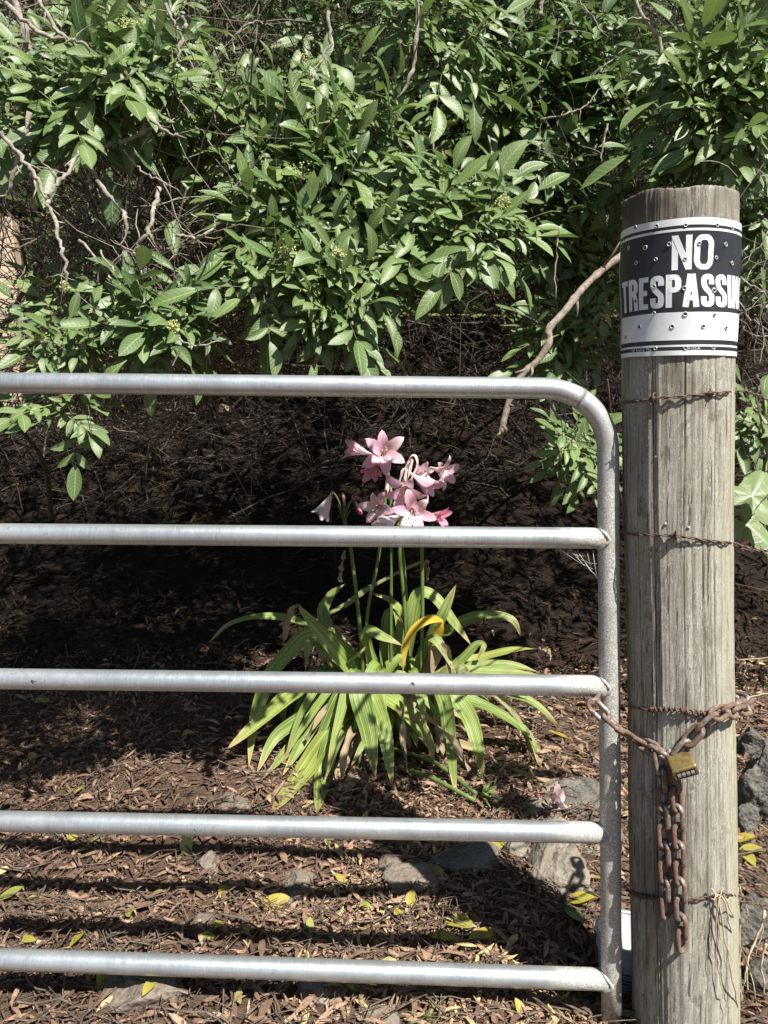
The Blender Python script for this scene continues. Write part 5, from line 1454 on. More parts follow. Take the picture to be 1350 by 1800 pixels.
LEAVES = [  # points base -> tip, distances, width in zoomed px, dryness, yellow
    ([(600, 900), (500, 770), (410, 715), (310, 672), (200, 662), (100, 690), (32, 752)], (2.85, 2.95, 2.8), 34, 0, 0),
    ([(600, 980), (515, 850), (450, 762), (390, 692), (330, 618)], (2.75, 2.6, 2.62), 62, 0, 0),
    ([(345, 625), (318, 640), (300, 690), (285, 755)], (2.62, 2.6), 26, .85, 0),
    ([(600, 900), (480, 770), (375, 725), (300, 790), (240, 870), (190, 1010), (168, 1172)], (2.8, 2.72, 2.62), 62, 0, 0),
    ([(600, 930), (430, 800), (375, 750), (360, 860)], (2.8, 2.72, 2.68), 50, .15, 0),
    ([(600, 960), (470, 860), (330, 915), (220, 1005), (94, 1112)], (2.75, 2.6, 2.48), 78, 0, .05),
    ([(600, 980), (470, 930), (350, 1005), (255, 1075), (195, 1195)], (2.75, 2.6, 2.52), 52, .0, 0),
    ([(600, 1000), (480, 960), (380, 1020), (320, 1095), (215, 1215)], (2.75, 2.62, 2.54), 46, .1, 0),
    ([(610, 1000), (480, 950), (400, 1000), (350, 1080), (285, 1200)], (2.75, 2.6, 2.52), 58, 0, 0),
    ([(620, 980), (540, 870), (480, 930), (430, 1030), (385, 1140)], (2.75, 2.6, 2.55), 56, 0, 0),
    ([(600, 1010), (500, 1000), (430, 1080), (365, 1180), (300, 1265), (240, 1332)], (2.7, 2.5, 2.42), 80, 0, .10),
    ([(610, 1010), (510, 1010), (450, 1090), (420, 1200), (400, 1334)], (2.72, 2.52, 2.44), 62, 0, 0),
    ([(620, 1000), (560, 890), (545, 930), (575, 1050), (598, 1215)], (2.72, 2.54, 2.48), 76, 0, 0),
    ([(630, 1000), (575, 890), (590, 940), (630, 1060), (655, 1245)], (2.74, 2.56, 2.5), 62, 0, 0),
    ([(640, 980), (600, 920), (660, 950), (725, 1010), (780, 1090), (796, 1172)], (2.75, 2.6, 2.52), 62, 0, 0),
    ([(690, 1000), (790, 900), (835, 960), (852, 1090), (870, 1272)], (2.75, 2.55, 2.46), 50, 0, 0),
    ([(690, 980), (800, 880), (870, 940), (930, 1040), (968, 1232)], (2.75, 2.58, 2.5), 62, 0, 0),
    ([(690, 980), (800, 900), (900, 940), (1020, 992), (1115, 1065), (1152, 1165)], (2.78, 2.65, 2.6), 56, 0, 0),
    ([(1115, 1060), (1145, 1110), (1158, 1175)], (2.6, 2.58), 22, .9, 0),
    ([(700, 960), (900, 880), (1060, 925), (1150, 965), (1222, 1040)], (2.8, 2.78, 2.72), 48, 0, 0),
    ([(700, 950), (840, 860), (950, 828), (1060, 828), (1170, 858)], (2.8, 2.8, 2.76), 42, .05, 0),
    ([(700, 930), (860, 850), (980, 848), (1080, 852), (1165, 862)], (2.76, 2.74, 2.7), 38, .1, 0),
    ([(700, 930), (860, 840), (960, 802), (1060, 778), (1190, 772)], (2.85, 2.88, 2.84), 48, 0, .1),
    ([(1150, 770), (1185, 775), (1190, 815)], (2.84, 2.84), 18, .9, 0),
    ([(700, 920), (790, 760), (880, 690), (980, 658), (1060, 672), (1092, 730)], (2.9, 3.0, 2.95), 62, .05, 0),
    ([(700, 900), (780, 760), (820, 670), (845, 612), (872, 556)], (2.85, 2.8, 2.82), 56, .0, 0),
    ([(690, 900), (720, 690), (745, 590), (800, 600), (870, 690), (925, 765)], (2.9, 2.92, 2.85), 56, 0, 0),
    ([(760, 860), (815, 700), (790, 672), (735, 700), (702, 760), (690, 852)], (2.75, 2.62, 2.6), 36, 0, .85),
    ([(610, 900), (430, 690), (440, 600), (495, 552)], (2.95, 3.05, 3.05), 62, 0, 0),
    ([(610, 900), (430, 695), (510, 615), (600, 555), (750, 480), (772, 520)], (2.95, 3.0, 2.9), 26, .35, 0),
    ([(620, 920), (560, 720), (630, 735), (695, 765)], (2.8, 2.7, 2.68), 48, 0, 0),
    ([(660, 920), (690, 720), (660, 620), (590, 585)], (2.95, 3.0, 3.0), 60, 0, 0),
    ([(650, 920), (640, 760), (650, 640), (700, 700)], (2.9, 2.9, 2.85), 66, 0, 0),
    ([(600, 930), (500, 830), (530, 800), (565, 765)], (2.75, 2.65, 2.65), 40, 0, 0),
    ([(720, 940), (770, 760), (800, 740), (840, 800), (872, 862)], (2.78, 2.68, 2.62), 44, .1, 0),
    ([(740, 940), (880, 820), (940, 760), (965, 765), (940, 810)], (2.8, 2.8, 2.76), 40, 0, 0),
    ([(740, 960), (860, 840), (900, 860), (905, 920), (880, 900)], (2.75, 2.7, 2.66), 48, .25, 0),
    ([(720, 980), (960, 920), (1040, 960), (1100, 1050), (1140, 1165)], (2.78, 2.68, 2.62), 26, .55, 0),
    ([(720, 960), (930, 930), (990, 990), (1020, 1060)], (2.8, 2.72, 2.7), 34, .2, 0),
    ([(600, 940), (330, 900), (285, 960), (290, 1040)], (2.85, 2.78, 2.74), 60, .05, 0),
    ([(600, 930), (410, 880), (370, 960), (370, 1060)], (2.85, 2.75, 2.7), 60, .05, 0),
    ([(650, 1000), (700, 930), (712, 1000), (706, 1090)], (2.75, 2.62, 2.6), 34, .45, 0),
    ([(640, 960), (690, 1030), (725, 1060), (740, 1110)], (2.7, 2.6, 2.56), 36, .1, 0),
    # withered ones
    ([(660, 980), (730, 930), (700, 1010), (712, 1110)], (2.72, 2.62, 2.6), 34, .95, 0),
    ([(760, 960), (800, 940), (792, 1010), (815, 1085), (800, 1120)], (2.72, 2.62, 2.6), 46, 1, 0),
    ([(760, 960), (830, 930), (815, 1040), (825, 1150)], (2.74, 2.66, 2.62), 40, 1, 0),
    ([(600, 1010), (530, 1080), (480, 1170), (430, 1240)], (2.7, 2.56, 2.5), 44, .9, 0),
    ([(600, 1030), (545, 1140), (510, 1220), (420, 1262)], (2.7, 2.56, 2.5), 50, 1, 0),
    ([(610, 1040), (565, 1160), (575, 1240), (555, 1310)], (2.7, 2.58, 2.54), 34, 1, 0),
    ([(600, 1040), (540, 1060), (545, 1130), (540, 1180)], (2.7, 2.58, 2.56), 36, 1, 0),
    ([(620, 940), (480, 870), (430, 780), (400, 740)], (2.75, 2.66, 2.64), 34, .85, 0),
    ([(740, 960), (790, 830), (830, 770), (850, 830), (860, 900)], (2.76, 2.66, 2.64), 34, 1, 0),
    ([(740, 960), (770, 850), (800, 780), (790, 860), (830, 930)], (2.78, 2.68, 2.66), 44, 1, 0),
    ([(760, 1040), (960, 1130), (1080, 1192), (1190, 1220)], (2.66, 2.56, 2.52), 26, .8, .3),
    ([(640, 1060), (660, 1180), (675, 1290), (690, 1310)], (2.66, 2.56, 2.54), 24, .9, 0),
    ([(800, 1000), (850, 1100), (905, 1180), (935, 1215)], (2.7, 2.62, 2.56), 26, .9, 0),
    ([(860, 960), (900, 1040), (930, 1120), (925, 1170)], (2.74, 2.66, 2.64), 28, .8, 0),
    ([(490, 860), (440, 790), (420, 800), (430, 850)], (2.7, 2.68, 2.68), 40, .6, 0),
    ([(770, 470), (778, 500), (770, 545)], (2.9, 2.89), 10, .9, 0),
    ([(495, 440), (485, 500), (478, 545)], (2.78, 2.77), 16, .9, 0),
]
for seq, Ys, w, dry, yel in LEAVES:
    strap(ZL(seq, Ys), w * PXM * .95, dry, yel, .30 if dry < .5 else .8, random.gauss(0, .35) if dry < .5 else random.gauss(0, 1.4), wav=.004 if dry < .5 else .012)

# shorter, thinner and older leaves filling the heart and the skirt of the clump
for k in range(56):
    a = random.uniform(0, 2 * math.pi) if k % 2 else random.uniform(math.pi * 1.1, math.pi * 1.9); l = random.uniform(.22, .46); dry = 1.0 if k % 5 < 2 else 0.0
    b0 = BASE + Vector((random.gauss(0, .05), random.gauss(0, .05), .02)); h = random.uniform(.10, .30) * (.7 if dry else 1); dx, dy = math.cos(a) * l, math.sin(a) * l * .8
    pts = [b0, b0 + Vector((dx * .35, dy * .35, h)), b0 + Vector((dx * .75, dy * .75, h * random.uniform(.5, .95))), b0 + Vector((dx, dy, h * random.uniform(-.1, .45)))]
    for i, q in enumerate(pts): q.z = max(q.z, Gz(q.x, q.y) + .015)
    strap(pts, random.uniform(.022, .042), dry, 0, .35 if not dry else .9, random.gauss(0, .4 if not dry else 1.5), wav=.004 if not dry else .012)

def stalk(pts, r):
    mb = MB(); mb.tube(catmull(pts, 5), r, 10); return mb.build('stalk', M['stalk'], LILY)
SR = 11 * PXM * .62
HEADS = {'left': P(*Z4(492, 330), 2.74), 'top': P(*Z4(640, 178), 2.78), 'mid': P(*Z4(690, 205), 2.74), 'low': P(*Z4(672, 345), 2.70), 'right': P(*Z4(752, 262), 2.72)}
stalk([P(*Z4(560, 960), 2.76), P(*Z4(548, 740), 2.75), P(*Z4(518, 460), 2.745), HEADS['left']], SR)
stalk([P(*Z4(600, 940), 2.82), P(*Z4(568, 690), 2.82), P(*Z4(610, 450), 2.80), HEADS['top']], SR * .9)
stalk([P(*Z4(650, 940), 2.8), P(*Z4(650, 700), 2.8), P(*Z4(652, 450), 2.79), HEADS['top'] + Vector((.01, 0, -.05))], SR * .85)
stalk([P(*Z4(712, 900), 2.8), P(*Z4(694, 600), 2.78), P(*Z4(680, 440), 2.76), HEADS['mid']], SR)
stalk([P(*Z4(716, 900), 2.84), P(*Z4(706, 660), 2.83), P(*Z4(690, 440), 2.80), HEADS['low']], SR * .85)
stalk([P(*Z4(752, 940), 2.72), P(*Z4(757, 640), 2.72), P(*Z4(755, 430), 2.72), HEADS['right']], SR)
# two fallen stalks with a green tuft of seed stems
for a, b, c in (((650, 1110), (790, 1195), (940, 1290)), ((640, 1170), (770, 1245), (935, 1312))):
    g = [P(*Z4(*a), 2.62), ground_at(*Z4(*b)) + Vector((0, -.03, .06)), ground_at(*Z4(*c)) + Vector((0, 0, .025))]
    stalk(g, SR)
mb = MB(); tuft = ground_at(*Z4(955, 1300)) + Vector((0, 0, .03))
for k in range(26):
    d = Vector((random.uniform(.1, 1), random.uniform(-.9, .5), random.uniform(-.05, .75))).normalized(); l = random.uniform(.03, .075)
    mb.tube([tuft, tuft + d * l * .6 + Vector((0, 0, .004)), tuft + d * l], [.0026, .0030, .0016], 5)
mb.build('seed_stem', M['grass'], LILY)

def petal_mesh(kind):
    prof = {'open': [(0, .035, .05), (.30, .07, .13), (.52, .15, .24), (.70, .30, .34), (.84, .52, .37), (.93, .74, .30), (.95, .92, .15), (.90, 1.04, .012)],
            'half': [(0, .035, .05), (.30, .08, .14), (.55, .17, .26), (.78, .28, .35), (.98, .39, .34), (1.12, .50, .24), (1.20, .60, .12), (1.22, .68, .012)],
            'shut': [(0, .03, .05), (.3, .06, .12), (.55, .11, .20), (.78, .15, .24), (1.0, .16, .22), (1.15, .13, .15), (1.25, .08, .08), (1.30, .03, .01)]}[kind]
    V, UV = [], []
    for i, (s, r, w) in enumerate(prof):
        for k in (-1, -.5, 0, .5, 1):
            w2 = w * 1.75; a = k * w2 * .5 / max(.20, r + .12) * .85                  # wrap a little round the axis
            V.append((math.sin(a) * (r + .12) - 0, math.cos(a) * (r + .12) - .12 + .03 * math.sin(i * 1.9 + k * 2) * abs(k) + (0.03 if k == 0 else 0), s)); UV.append((k * .5 + .5, i / 7))
    F_ = [(i * 5 + j, i * 5 + j + 1, (i + 1) * 5 + j + 1, (i + 1) * 5 + j) for i in range(7) for j in range(4)]
    return np_mesh('petal', np.array(V), np.array(F_), M['petal'], True, None, np.array(UV))
PETAL = {k: petal_mesh(k) for k in ('open', 'half', 'shut')}
def flower(head, zx, zy, Y, axis, size, kind='open', col=(.62, .27, .34), stam=True, parent=None):
    """zx, zy: throat centre in the zoomed crop; axis: (right, up, towards camera); size: overall width in zoomed px"""
    c = P(*Z4(zx, zy), Y); toc = (EYE - c).normalized(); up = Vector((0, 0, 1))
    ax = (RIGHT * axis[0] + up * axis[1] + toc * axis[2]).normalized()
    R = size * PXM * .56
    base = c - ax * R * .62
    mb = MB(); mid = (head + base) / 2 + Vector((0, 0, .018)) if head is not None else base
    if head is not None: mb.tube(catmull([head, mid, base, base + ax * R * .25], 4), [.0030] * 9 + [.0034, .0042, .005, .0055], 7)
    else: mb.tube([base - ax * R * .5, base, base + ax * R * .25], [.003, .004, .006], 7)
    o = mb.build('flower', M['stalk'], parent or LILY)
    x = ax.orthogonal().normalized(); y = ax.cross(x); r0 = random.uniform(0, 6)
    for k in range(6):
        th = r0 + k * math.pi / 3 + random.gauss(0, .07); q = random.uniform(.92, 1.08)
        yy = x * math.cos(th) + y * math.sin(th); xx = yy.cross(ax)
        tilt = random.gauss(0, .09); yy2, zz2 = yy * math.cos(tilt) + ax * math.sin(tilt), ax * math.cos(tilt) - yy * math.sin(tilt)
        Mx = Matrix((xx * R * q, yy2 * R * q, zz2 * R * 1.25 * q)).transposed().to_4x4(); Mx.translation = base
        p = bpy.data.objects.new('petal', PETAL[kind]); COL.objects.link(p); p.parent = o; p.matrix_basis = Mx
        p.color = tuple(min(1, v * random.uniform(.92, 1.08)) for v in col) + (1,)
    if stam and kind != 'shut':
        ms = MB()
        for k in range(6):
            th = r0 + .5 + k * math.pi / 3; yy = x * math.cos(th) + y * math.sin(th)
            e = base + ax * R * 1.15 + yy * R * .20 + Vector((0, 0, -.006))
            ms.tube([base + ax * R * .4, base + ax * R * .8 + yy * R * .12, e], [.0009, .0009, .0008], 4); ms.ball(e, .0022, 5, 3)
        ms.build('stamen', M['stamen'], o)
    return o
PALE, PINK, DEEP, WHITE = (.83, .60, .70), (.83, .53, .65), (.83, .30, .44), (.88, .79, .82)
T, MD, LO, RI, LE = HEADS['top'], HEADS['mid'], HEADS['low'], HEADS['right'], HEADS['left']
flower(T, 625, 112, 2.70, (.10, .15, 1), 138, 'open', PINK)
flower(T, 552, 102, 2.78, (-.9, .30, .25), 120, 'half', PALE)
flower(T, 598, 150, 2.70, (-.25, -.5, .8), 104, 'half', DEEP)
flower(MD, 700, 228, 2.64, (-.15, -.55, .85), 128, 'open', PINK)
flower(MD, 748, 200, 2.72, (.65, -.45, .45), 132, 'half', PALE)
flower(MD, 735, 180, 2.80, (.4, .1, .6), 110, 'half', PALE)
flower(RI, 815, 168, 2.74, (.75, -.25, .55), 112, 'open', PALE)
flower(LO, 612, 288, 2.66, (-.35, -.15, .9), 112, 'open', PALE)
flower(LO, 648, 325, 2.68, (-.45, -.55, .6), 110, 'half', PINK)
flower(LO, 727, 308, 2.62, (.10, -.10, 1), 124, 'open', PALE)
flower(RI, 795, 322, 2.66, (.7, -.1, .7), 100, 'half', DEEP)
flower(LO, 655, 335, 2.62, (-.75, -.45, .25), 110, 'half', WHITE, False)
flower(LE, 438, 275, 2.72, (-.40, -.9, .12), 108, 'half', WHITE)
flower(LE, 525, 265, 2.72, (.3, .25, .6), 70, 'shut', (.68, .22, .32), False)
flower(LE, 535, 285, 2.70, (.3, -.7, .4), 62, 'shut', (.66, .20, .30), False)
flower(LE, 493, 278, 2.74, (-.1, .9, .1), 56, 'shut', (.55, .22, .28), False)
flower(T, 640, 215, 2.74, (-.2, -.95, .2), 62, 'shut', (.62, .42, .42), False)
# two withered blooms hanging from the middle head
for pts in ([(700, 205), (710, 140), (728, 118), (738, 150), (718, 200)], [(690, 215), (705, 160), (722, 130), (712, 170), (700, 220)], [(680, 215), (690, 175), (702, 165), (698, 205), (712, 215)]):
    wb = strap(ZL(pts, (2.66, 2.64)), 11 * PXM, 1, 0, .9, 1.0, 'withered_bloom', wav=.003); wb.data.materials[0] = M['petal']; wb.color = (.74, .62, .60, 1)
# short green stubs of the left head
mb = MB()
for k in range(7):
    d = Vector((random.gauss(0, .35), random.gauss(0, .3), 1)).normalized(); l = random.uniform(.03, .065); mb.tube([LE - Vector((0, 0, .02)), LE + d * l * .5, LE + d * l], [.004, .0028, .0035], 6)
mb.build('bud_stem', M['stalk'], LILY)

def fallen_flower():
    g = ground_at(972, 1428)
    t = thing('fallen_blossom', tuple(g), 'pale pink lily blossom fallen on a grey rock beside the upright', 'flower')
    for k, (dx, dy, dz, yaw, s) in enumerate(((0, 0, .03, 0.2, .060), (.022, .0, .026, -.6, .058), (-.02, -.01, .02, 1.0, .055), (.045, -.01, .018, -1.2, .05), (.01, -.025, .016, 2.6, .05))):
        Mx = Matrix.Translation(g + Vector((dx, dy, dz))) @ Matrix.Rotation(yaw, 4, 'Z') @ Matrix.Rotation(random.uniform(.8, 1.4), 4, 'X') @ Matrix.Scale(s, 4)
        p = bpy.data.objects.new('petal', PETAL['half']); COL.objects.link(p); attach(p, t); p.matrix_basis = Mx; p.color = (.66, .50, .53, 1)
    b = ground_at(948, 1416) + Vector((0, 0, .02))
    Mx = Matrix.Translation(b) @ Matrix.Rotation(-.5, 4, 'Y') @ Matrix.Rotation(.5, 4, 'X') @ Matrix.Scale(.034, 4)
    for k in range(4):
        p = bpy.data.objects.new('petal', PETAL['shut']); COL.objects.link(p); attach(p, t); p.matrix_basis = Mx @ Matrix.Rotation(k * 1.57, 4, 'Z'); p.color = (.66, .14, .30, 1)
    mb = MB(); mb.tube([ground_at(922, 1442) + Vector((0, 0, .006)), ground_at(936, 1430) + Vector((0, 0, .014)), b], [.003, .004, .004], 7); mb.build('flower_tube', M['stalk'], t)
fallen_flower()

# ================================================================ FALLEN LEAVES, TUFTS, VINES, COBWEB
def ground_leaf(px, py, size, col, label, yaw=None, tilt=None, group='yellow leaves fallen on the litter', lift=.022):
    g = ground_at(px, py); L = size * 1.3 * g.y / F
    yaw = random.uniform(0, 6.28) if yaw is None else yaw
    Mx = Matrix.Translation(g + Vector((0, 0, lift))) @ Matrix.Rotation(yaw, 4, 'Z') @ Matrix.Rotation(random.gauss(.05, .22) if tilt is None else tilt, 4, 'X') @ Matrix.Rotation(random.gauss(0, .25), 4, 'Y') @ Matrix.Diagonal((L * 1.55, L, L, 1)) @ Matrix.Translation((0, -.45, 0))
    o = bpy.data.objects.new('fallen_leaf', LEAF_ME[random.randrange(NV)]); COL.objects.link(o); o.matrix_basis = Mx
    o.color = (*col, 1); tag(o, label, 'leaf', group)
YEL, LIM, TAN = (.5, .6, .92), (.95, .8, .35), (.3, .5, .75)
ground_leaf(485, 1594, 46, YEL, 'large yellow leaf lying beside the low grey stone, left of centre', 1.9, .1)
ground_leaf(138, 1658, 34, YEL, 'bright yellow leaf resting just above the bottom rail at the left', 2.6)
ground_leaf(21, 1583, 36, LIM, 'lime green leaf at the left edge between the two lowest rails', 2.3)
ground_leaf(333, 1503, 34, LIM, 'upright yellow-green leaf standing just below the fourth rail', 0.2, 1.25, lift=.03)
ground_leaf(176, 1738, 40, YEL, 'yellow leaf standing left of the broad half-buried stone', .5, .7)
ground_leaf(262, 1768, 34, YEL, 'yellow leaf lying on the broad half-buried stone', 3.0, .2, lift=.05)
ground_leaf(389, 1577, 34, TAN, 'curled tan-yellow leaf above the flat brown stone chip', .1)
ground_leaf(391, 1640, 36, TAN, 'tan leaf touching the right side of the flat brown stone chip', -.6)
ground_leaf(547, 1642, 24, LIM, 'small lime leaf midway between the two lowest rails', .2, .5)
ground_leaf(579, 1489, 20, LIM, 'small lime leaf just below the middle of the fourth rail', .1, .8)
ground_leaf(726, 1596, 26, YEL, 'small upright yellow leaf on the twig below the half sunk rock', .1, .9)
ground_leaf(765, 1539, 36, LIM, 'olive leaf in shadow below the dark rock with the grass', .8)
ground_leaf(872, 1498, 26, YEL, 'yellow leaf wedged left of the large pitted rock', 1.5)
ground_leaf(1044, 1555, 26, LIM, 'lime yellow leaf between the pitted rock and the upright', 1.3)
ground_leaf(1022, 1590, 44, YEL, 'long yellow leaf below the pitted rock, near the upright', 1.4)
ground_leaf(1012, 1620, 38, (.6, .3, .0), 'green leaf in the post shadow left of the upright', .6, .3)
ground_leaf(810, 1640, 46, TAN, 'biggest of the crumpled tan-yellow leaves just above the bottom rail, centre right', 1.2)
ground_leaf(846, 1655, 46, YEL, 'crumpled yellow leaf at the shadow edge just above the bottom rail', 2.2)
ground_leaf(783, 1657, 40, TAN, 'tan leaf lowest in the crumpled group above the bottom rail', 1.7)
ground_leaf(626, 1752, 30, LIM, 'yellow-green leaf right of the blocky stone under the bottom rail', 1.1)
ground_leaf(911, 1790, 26, YEL, 'yellow leaf at the bottom edge left of the upright foot', .2, .6)
ground_leaf(423, 1767, 22, LIM, 'small green leaf at the bottom, under the bottom rail', .2, .6)
ground_leaf(303, 1722, 26, YEL, 'pale yellow leaf lying along the underside of the bottom rail', 1.4)
ground_leaf(1305, 1482, 40, YEL, 'yellow leaf right of the post, below the narrow dark rock', 1.3)
ground_leaf(1325, 1503, 40, TAN, 'orange-tan leaf right of the post, under the big craggy rock', 1.6)
ground_leaf(1312, 1522, 34, (.4, .5, .8), 'small yellowish leaf right of the post, above the lowest wire', .4)
ground_leaf(985, 1303, 34, YEL, 'yellow leaf on sunny litter right of the lily, above the fourth rail', 1.4)
for px, py, s, lab in (
        (124, 1479, 26, 'pale yellowish leaf tucked close under the fourth rail at the far left'), (168, 1486, 22, 'small yellowish leaf just under the fourth rail, left third of the gate'),
        (144, 1505, 22, 'lowest of three small leaves under the left end of the fourth rail'), (70, 1593, 30, 'yellowish leaf right of the lime leaf at the left edge'),
        (54, 1663, 26, 'yellowish leaf touching the top of the bottom rail at the far left'), (428, 1648, 22, 'small yellowish leaf just over the bottom rail, left of centre'),
        (366, 1660, 26, 'yellowish leaf below the flat brown stone chip, at the bottom rail'), (228, 1617, 22, 'small yellowish leaf on a twig between the two lowest rails, left'),
        (280, 1581, 20, 'tiny yellowish leaf in a rail shadow, left of the tan curled leaf'), (601, 1560, 24, 'small yellowish leaf right of the rounded grey stone'),
        (641, 1602, 18, 'tiny leaf on litter below the half sunk rock, near a rail shadow'), (1010, 1340, 20, 'tiny yellowish leaf on sunny litter left of the chain'),
        (930, 1330, 24, 'small leaf under the rightmost drooping lily leaf'), (700, 1620, 22, 'small leaf left of the crumpled yellow group above the bottom rail'),
        (75, 1240, 26, 'dim leaf in the shade just below the third rail at the left edge'), (140, 1400, 18, 'tiny dim leaf in the shade a little above the fourth rail, left'),
        (55, 1340, 22, 'small dim leaf in the shade midway between third and fourth rails, far left'), (330, 1300, 18, 'tiny dim leaf in the shade left of the lily leaves')):
    ground_leaf(px, py, s, random.choice((YEL, LIM, TAN)), lab, None)

def tuft_grass(px, py, n, Lr, label, mat='grass'):
    g = ground_at(px, py); t = thing('grass_tuft', tuple(g), label, 'grass tuft')
    for k in range(n):
        d = Vector((random.gauss(0, .6), random.gauss(-.1, .5), 1)).normalized(); l = random.uniform(*Lr); b = g + Vector((random.gauss(0, .012), random.gauss(0, .012), 0))
        mb = MB(); mb.tube([b, b + d * l * .5, b + d * l + Vector((d.x, d.y, -.3)) * l * .35], [.0013, .0011, .0003], 3); mb.build('blade', M[mat], t)
tuft_grass(828, 1512, 26, (.04, .085), 'fine dark grass tuft in shadow below the fourth rail')
tuft_grass(745, 1796, 18, (.03, .06), 'pale grass tuft at the bottom edge of the photo')
tuft_grass(960, 1560, 8, (.03, .06), 'thin grass sprout below the large pitted rock')
tuft_grass(300, 915, 16, (.06, .12), 'dim mossy grass on the shaded bank above the second rail', 'grass')

def dry_vine(label, stems, mat='straw'):
    p0 = P(*stems[0][0][0]); t = thing('dry_vine', tuple(p0), label, 'dry vine', 'dry vines beside the post')
    for pts, r in stems:
        w = catmull([P(*q) for q in pts], 5); w = [q + Vector((random.gauss(0, .0012), random.gauss(0, .0012), random.gauss(0, .0012))) for q in w]; n = len(w)
        mb = MB(); mb.tube(w, [r * .00072 * (1 - .5 * i / n) for i in range(n)], 5); mb.build('stem', M[mat], t)
hp = lambda px, py, o=.012: (px, py, post_hit(px, py, o).y)
dry_vine('dry straw stems hanging down the post from the lowest wire', [
    ([hp(1262, 1572), hp(1270, 1620), hp(1278, 1680), hp(1292, 1745), (1300, 1800, 1.45)], 3.0),
    ([hp(1264, 1572), hp(1258, 1640), hp(1266, 1720), hp(1282, 1775)], 2.2),
    ([hp(1270, 1575), hp(1282, 1620), (1294, 1690, 1.44), (1305, 1770, 1.46)], 2.4),
    ([hp(1256, 1570), hp(1268, 1650), hp(1275, 1700)], 1.8),
    ([hp(1272, 1572), hp(1284, 1600), (1298, 1650, 1.45), (1320, 1710, 1.5)], 2.0),
    ([hp(1250, 1562), hp(1262, 1574), hp(1272, 1560)], 2.5), ([hp(1252, 1582), hp(1262, 1572), hp(1270, 1586)], 2.5)])
dry_vine('dry straw stems standing right of the post at the bottom edge', [
    ([(1296, 1560, 1.5), (1300, 1640, 1.5), (1302, 1720, 1.5), (1298, 1830, 1.5)], 4.0),
    ([(1345, 1600, 1.55), (1330, 1650, 1.54), (1312, 1700, 1.52), (1318, 1760, 1.52), (1332, 1830, 1.52)], 4.2),
    ([(1350, 1660, 1.5), (1338, 1690, 1.5), (1342, 1740, 1.5), (1340, 1830, 1.5)], 4.2),
    ([(1345, 1605, 1.55), (1338, 1640, 1.55), (1328, 1685, 1.55)], 2.6),
    ([(1314, 1700, 1.52), (1304, 1760, 1.51), (1300, 1830, 1.5)], 2.8),
    ([(1300, 1560, 1.5), (1314, 1600, 1.5), (1312, 1625, 1.5)], 2.0),
    ([(1312, 1690, 1.5), (1326, 1740, 1.5), (1334, 1800, 1.5)], 2.6)])
dry_vine('withered brown vine tangle by the second wire at the right edge', [
    ([(1330, 660, 1.62), (1338, 690, 1.62), (1334, 720, 1.62), (1342, 760, 1.62)], 5.0),
    ([(1340, 670, 1.62), (1330, 700, 1.61), (1340, 740, 1.61)], 4.0),
    ([(1345, 530, 1.7), (1336, 560, 1.7), (1342, 600, 1.7), (1335, 640, 1.66)], 3.5)], 'twig')
dry_vine('thin dry stalk leaning on the sunny litter right of the post', [([(1292, 1222, 2.2), (1325, 1224, 2.2), (1365, 1214, 2.2)], 4.0), ([(1296, 1160, 2.5), (1365, 1155, 2.5)], 3.0)])

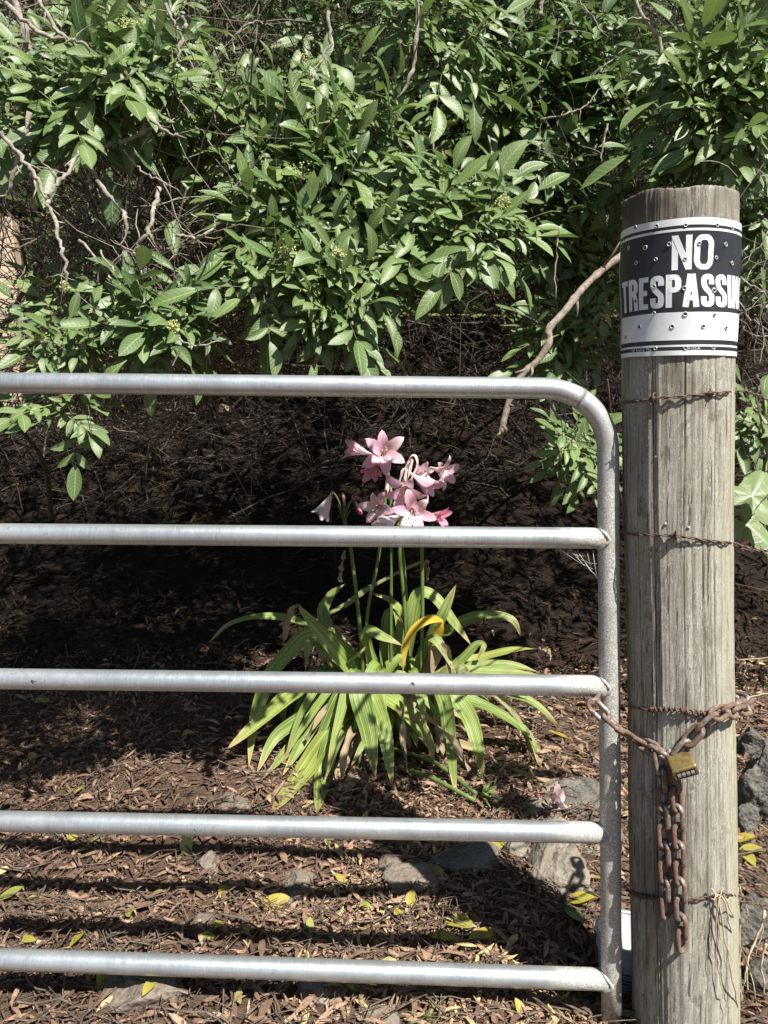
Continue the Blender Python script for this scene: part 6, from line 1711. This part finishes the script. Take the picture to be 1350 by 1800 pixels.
def broad_vine():
    c = P(1322, 885, 1.72)
    t = thing('broad_leaf_vine', tuple(c), 'pale green vine with two broad lobed leaves right of the post', 'vine')
    def big(cx, cy, Y, size, rot, tip, label=None):
        o0 = P(cx, cy, Y); s = size * Y / F; toc = (EYE - o0).normalized(); nn = (toc * .6 + SUN * .7).normalized()
        y = (RIGHT * math.sin(rot) + Vector((0, 0, 1)) * math.cos(rot)); y = (y - nn * y.dot(nn)).normalized(); x = y.cross(nn)
        V, UV, F_ = [o0], [(.5, 0)], []
        rings, seg = 5, 36
        for j in range(1, rings + 1):
            for k in range(seg):
                a = 2 * math.pi * k / seg; r = (.60 + .26 * math.cos(3 * a) + .10 * math.cos(a) + .03 * math.sin(11 * a)) * (1 - .25 * math.exp(-((a - math.pi) / .35) ** 2))
                q = j / rings; z = -.22 * (q * r) ** 2 + .05 * math.sin(3 * a + 1) * q + .03 * math.cos(7 * a) * q
                V.append(o0 + (y * math.cos(a) * r + x * math.sin(a) * r) * q * s + nn * z * s); UV.append((.5 + .5 * math.sin(a) * q, .5 + .5 * math.cos(a) * q))
        for k in range(seg): F_.append((0, 1 + k, 1 + (k + 1) % seg, 1 + (k + 1) % seg))
        me = bpy.data.meshes.new('leaf')
        fs = [(0, 1 + k, 1 + (k + 1) % seg) for k in range(seg)] + [(1 + (j - 1) * seg + k, 1 + j * seg + k, 1 + j * seg + (k + 1) % seg, 1 + (j - 1) * seg + (k + 1) % seg) for j in range(1, rings) for k in range(seg)]
        me.from_pydata([tuple(v) for v in V], [], fs); me.polygons.foreach_set('use_smooth', [True] * len(fs))
        uvl = me.uv_layers.new(name='UVMap')
        for lp in me.loops: uvl.data[lp.index].uv = UV[lp.vertex_index]
        o = link('leaf', me, M['broad'], t); o.color = (.75, .7, .10, 1)
    big(1322, 872, 1.66, 74, .5, 0); big(1314, 922, 1.70, 66, 2.6, 0); big(1352, 745, 1.78, 34, 1.2, 0); big(1318, 738, 1.80, 30, -1.4, 0)
    mb = MB(); mb.tube(catmull([P(1352, 1010, 1.8), P(1345, 940, 1.78), P(1340, 890, 1.75), P(1348, 800, 1.78), P(1345, 700, 1.8)], 5), .003, 6); mb.build('stem', M['greenstem'], t)
broad_vine()

def cobweb():
    t = thing('cobweb', tuple(GP(1030, 985)), 'tattered dusty cobweb hanging in the corner under the second rail', 'cobweb')
    for a, b in (((985, 966), (1042, 1000)), ((1000, 964), (1046, 1012)), ((1012, 966), (1052, 1018)), ((1030, 968), (1038, 996)), ((1020, 982), (1048, 990)), ((1040, 966), (1050, 1024)), ((1005, 972), (1030, 976)), ((975, 964), (1010, 972)), ((1028, 990), (1045, 1008)), ((1010, 968), (1020, 988))):
        p, q = GP(*a), GP(*b); p.y -= .008; q.y -= .004; mb = MB(); mb.tube([p, p.lerp(q, .5) + Vector((0, 0, -.003)), q], .0005, 3); mb.build('thread', M['web'], t)
cobweb()
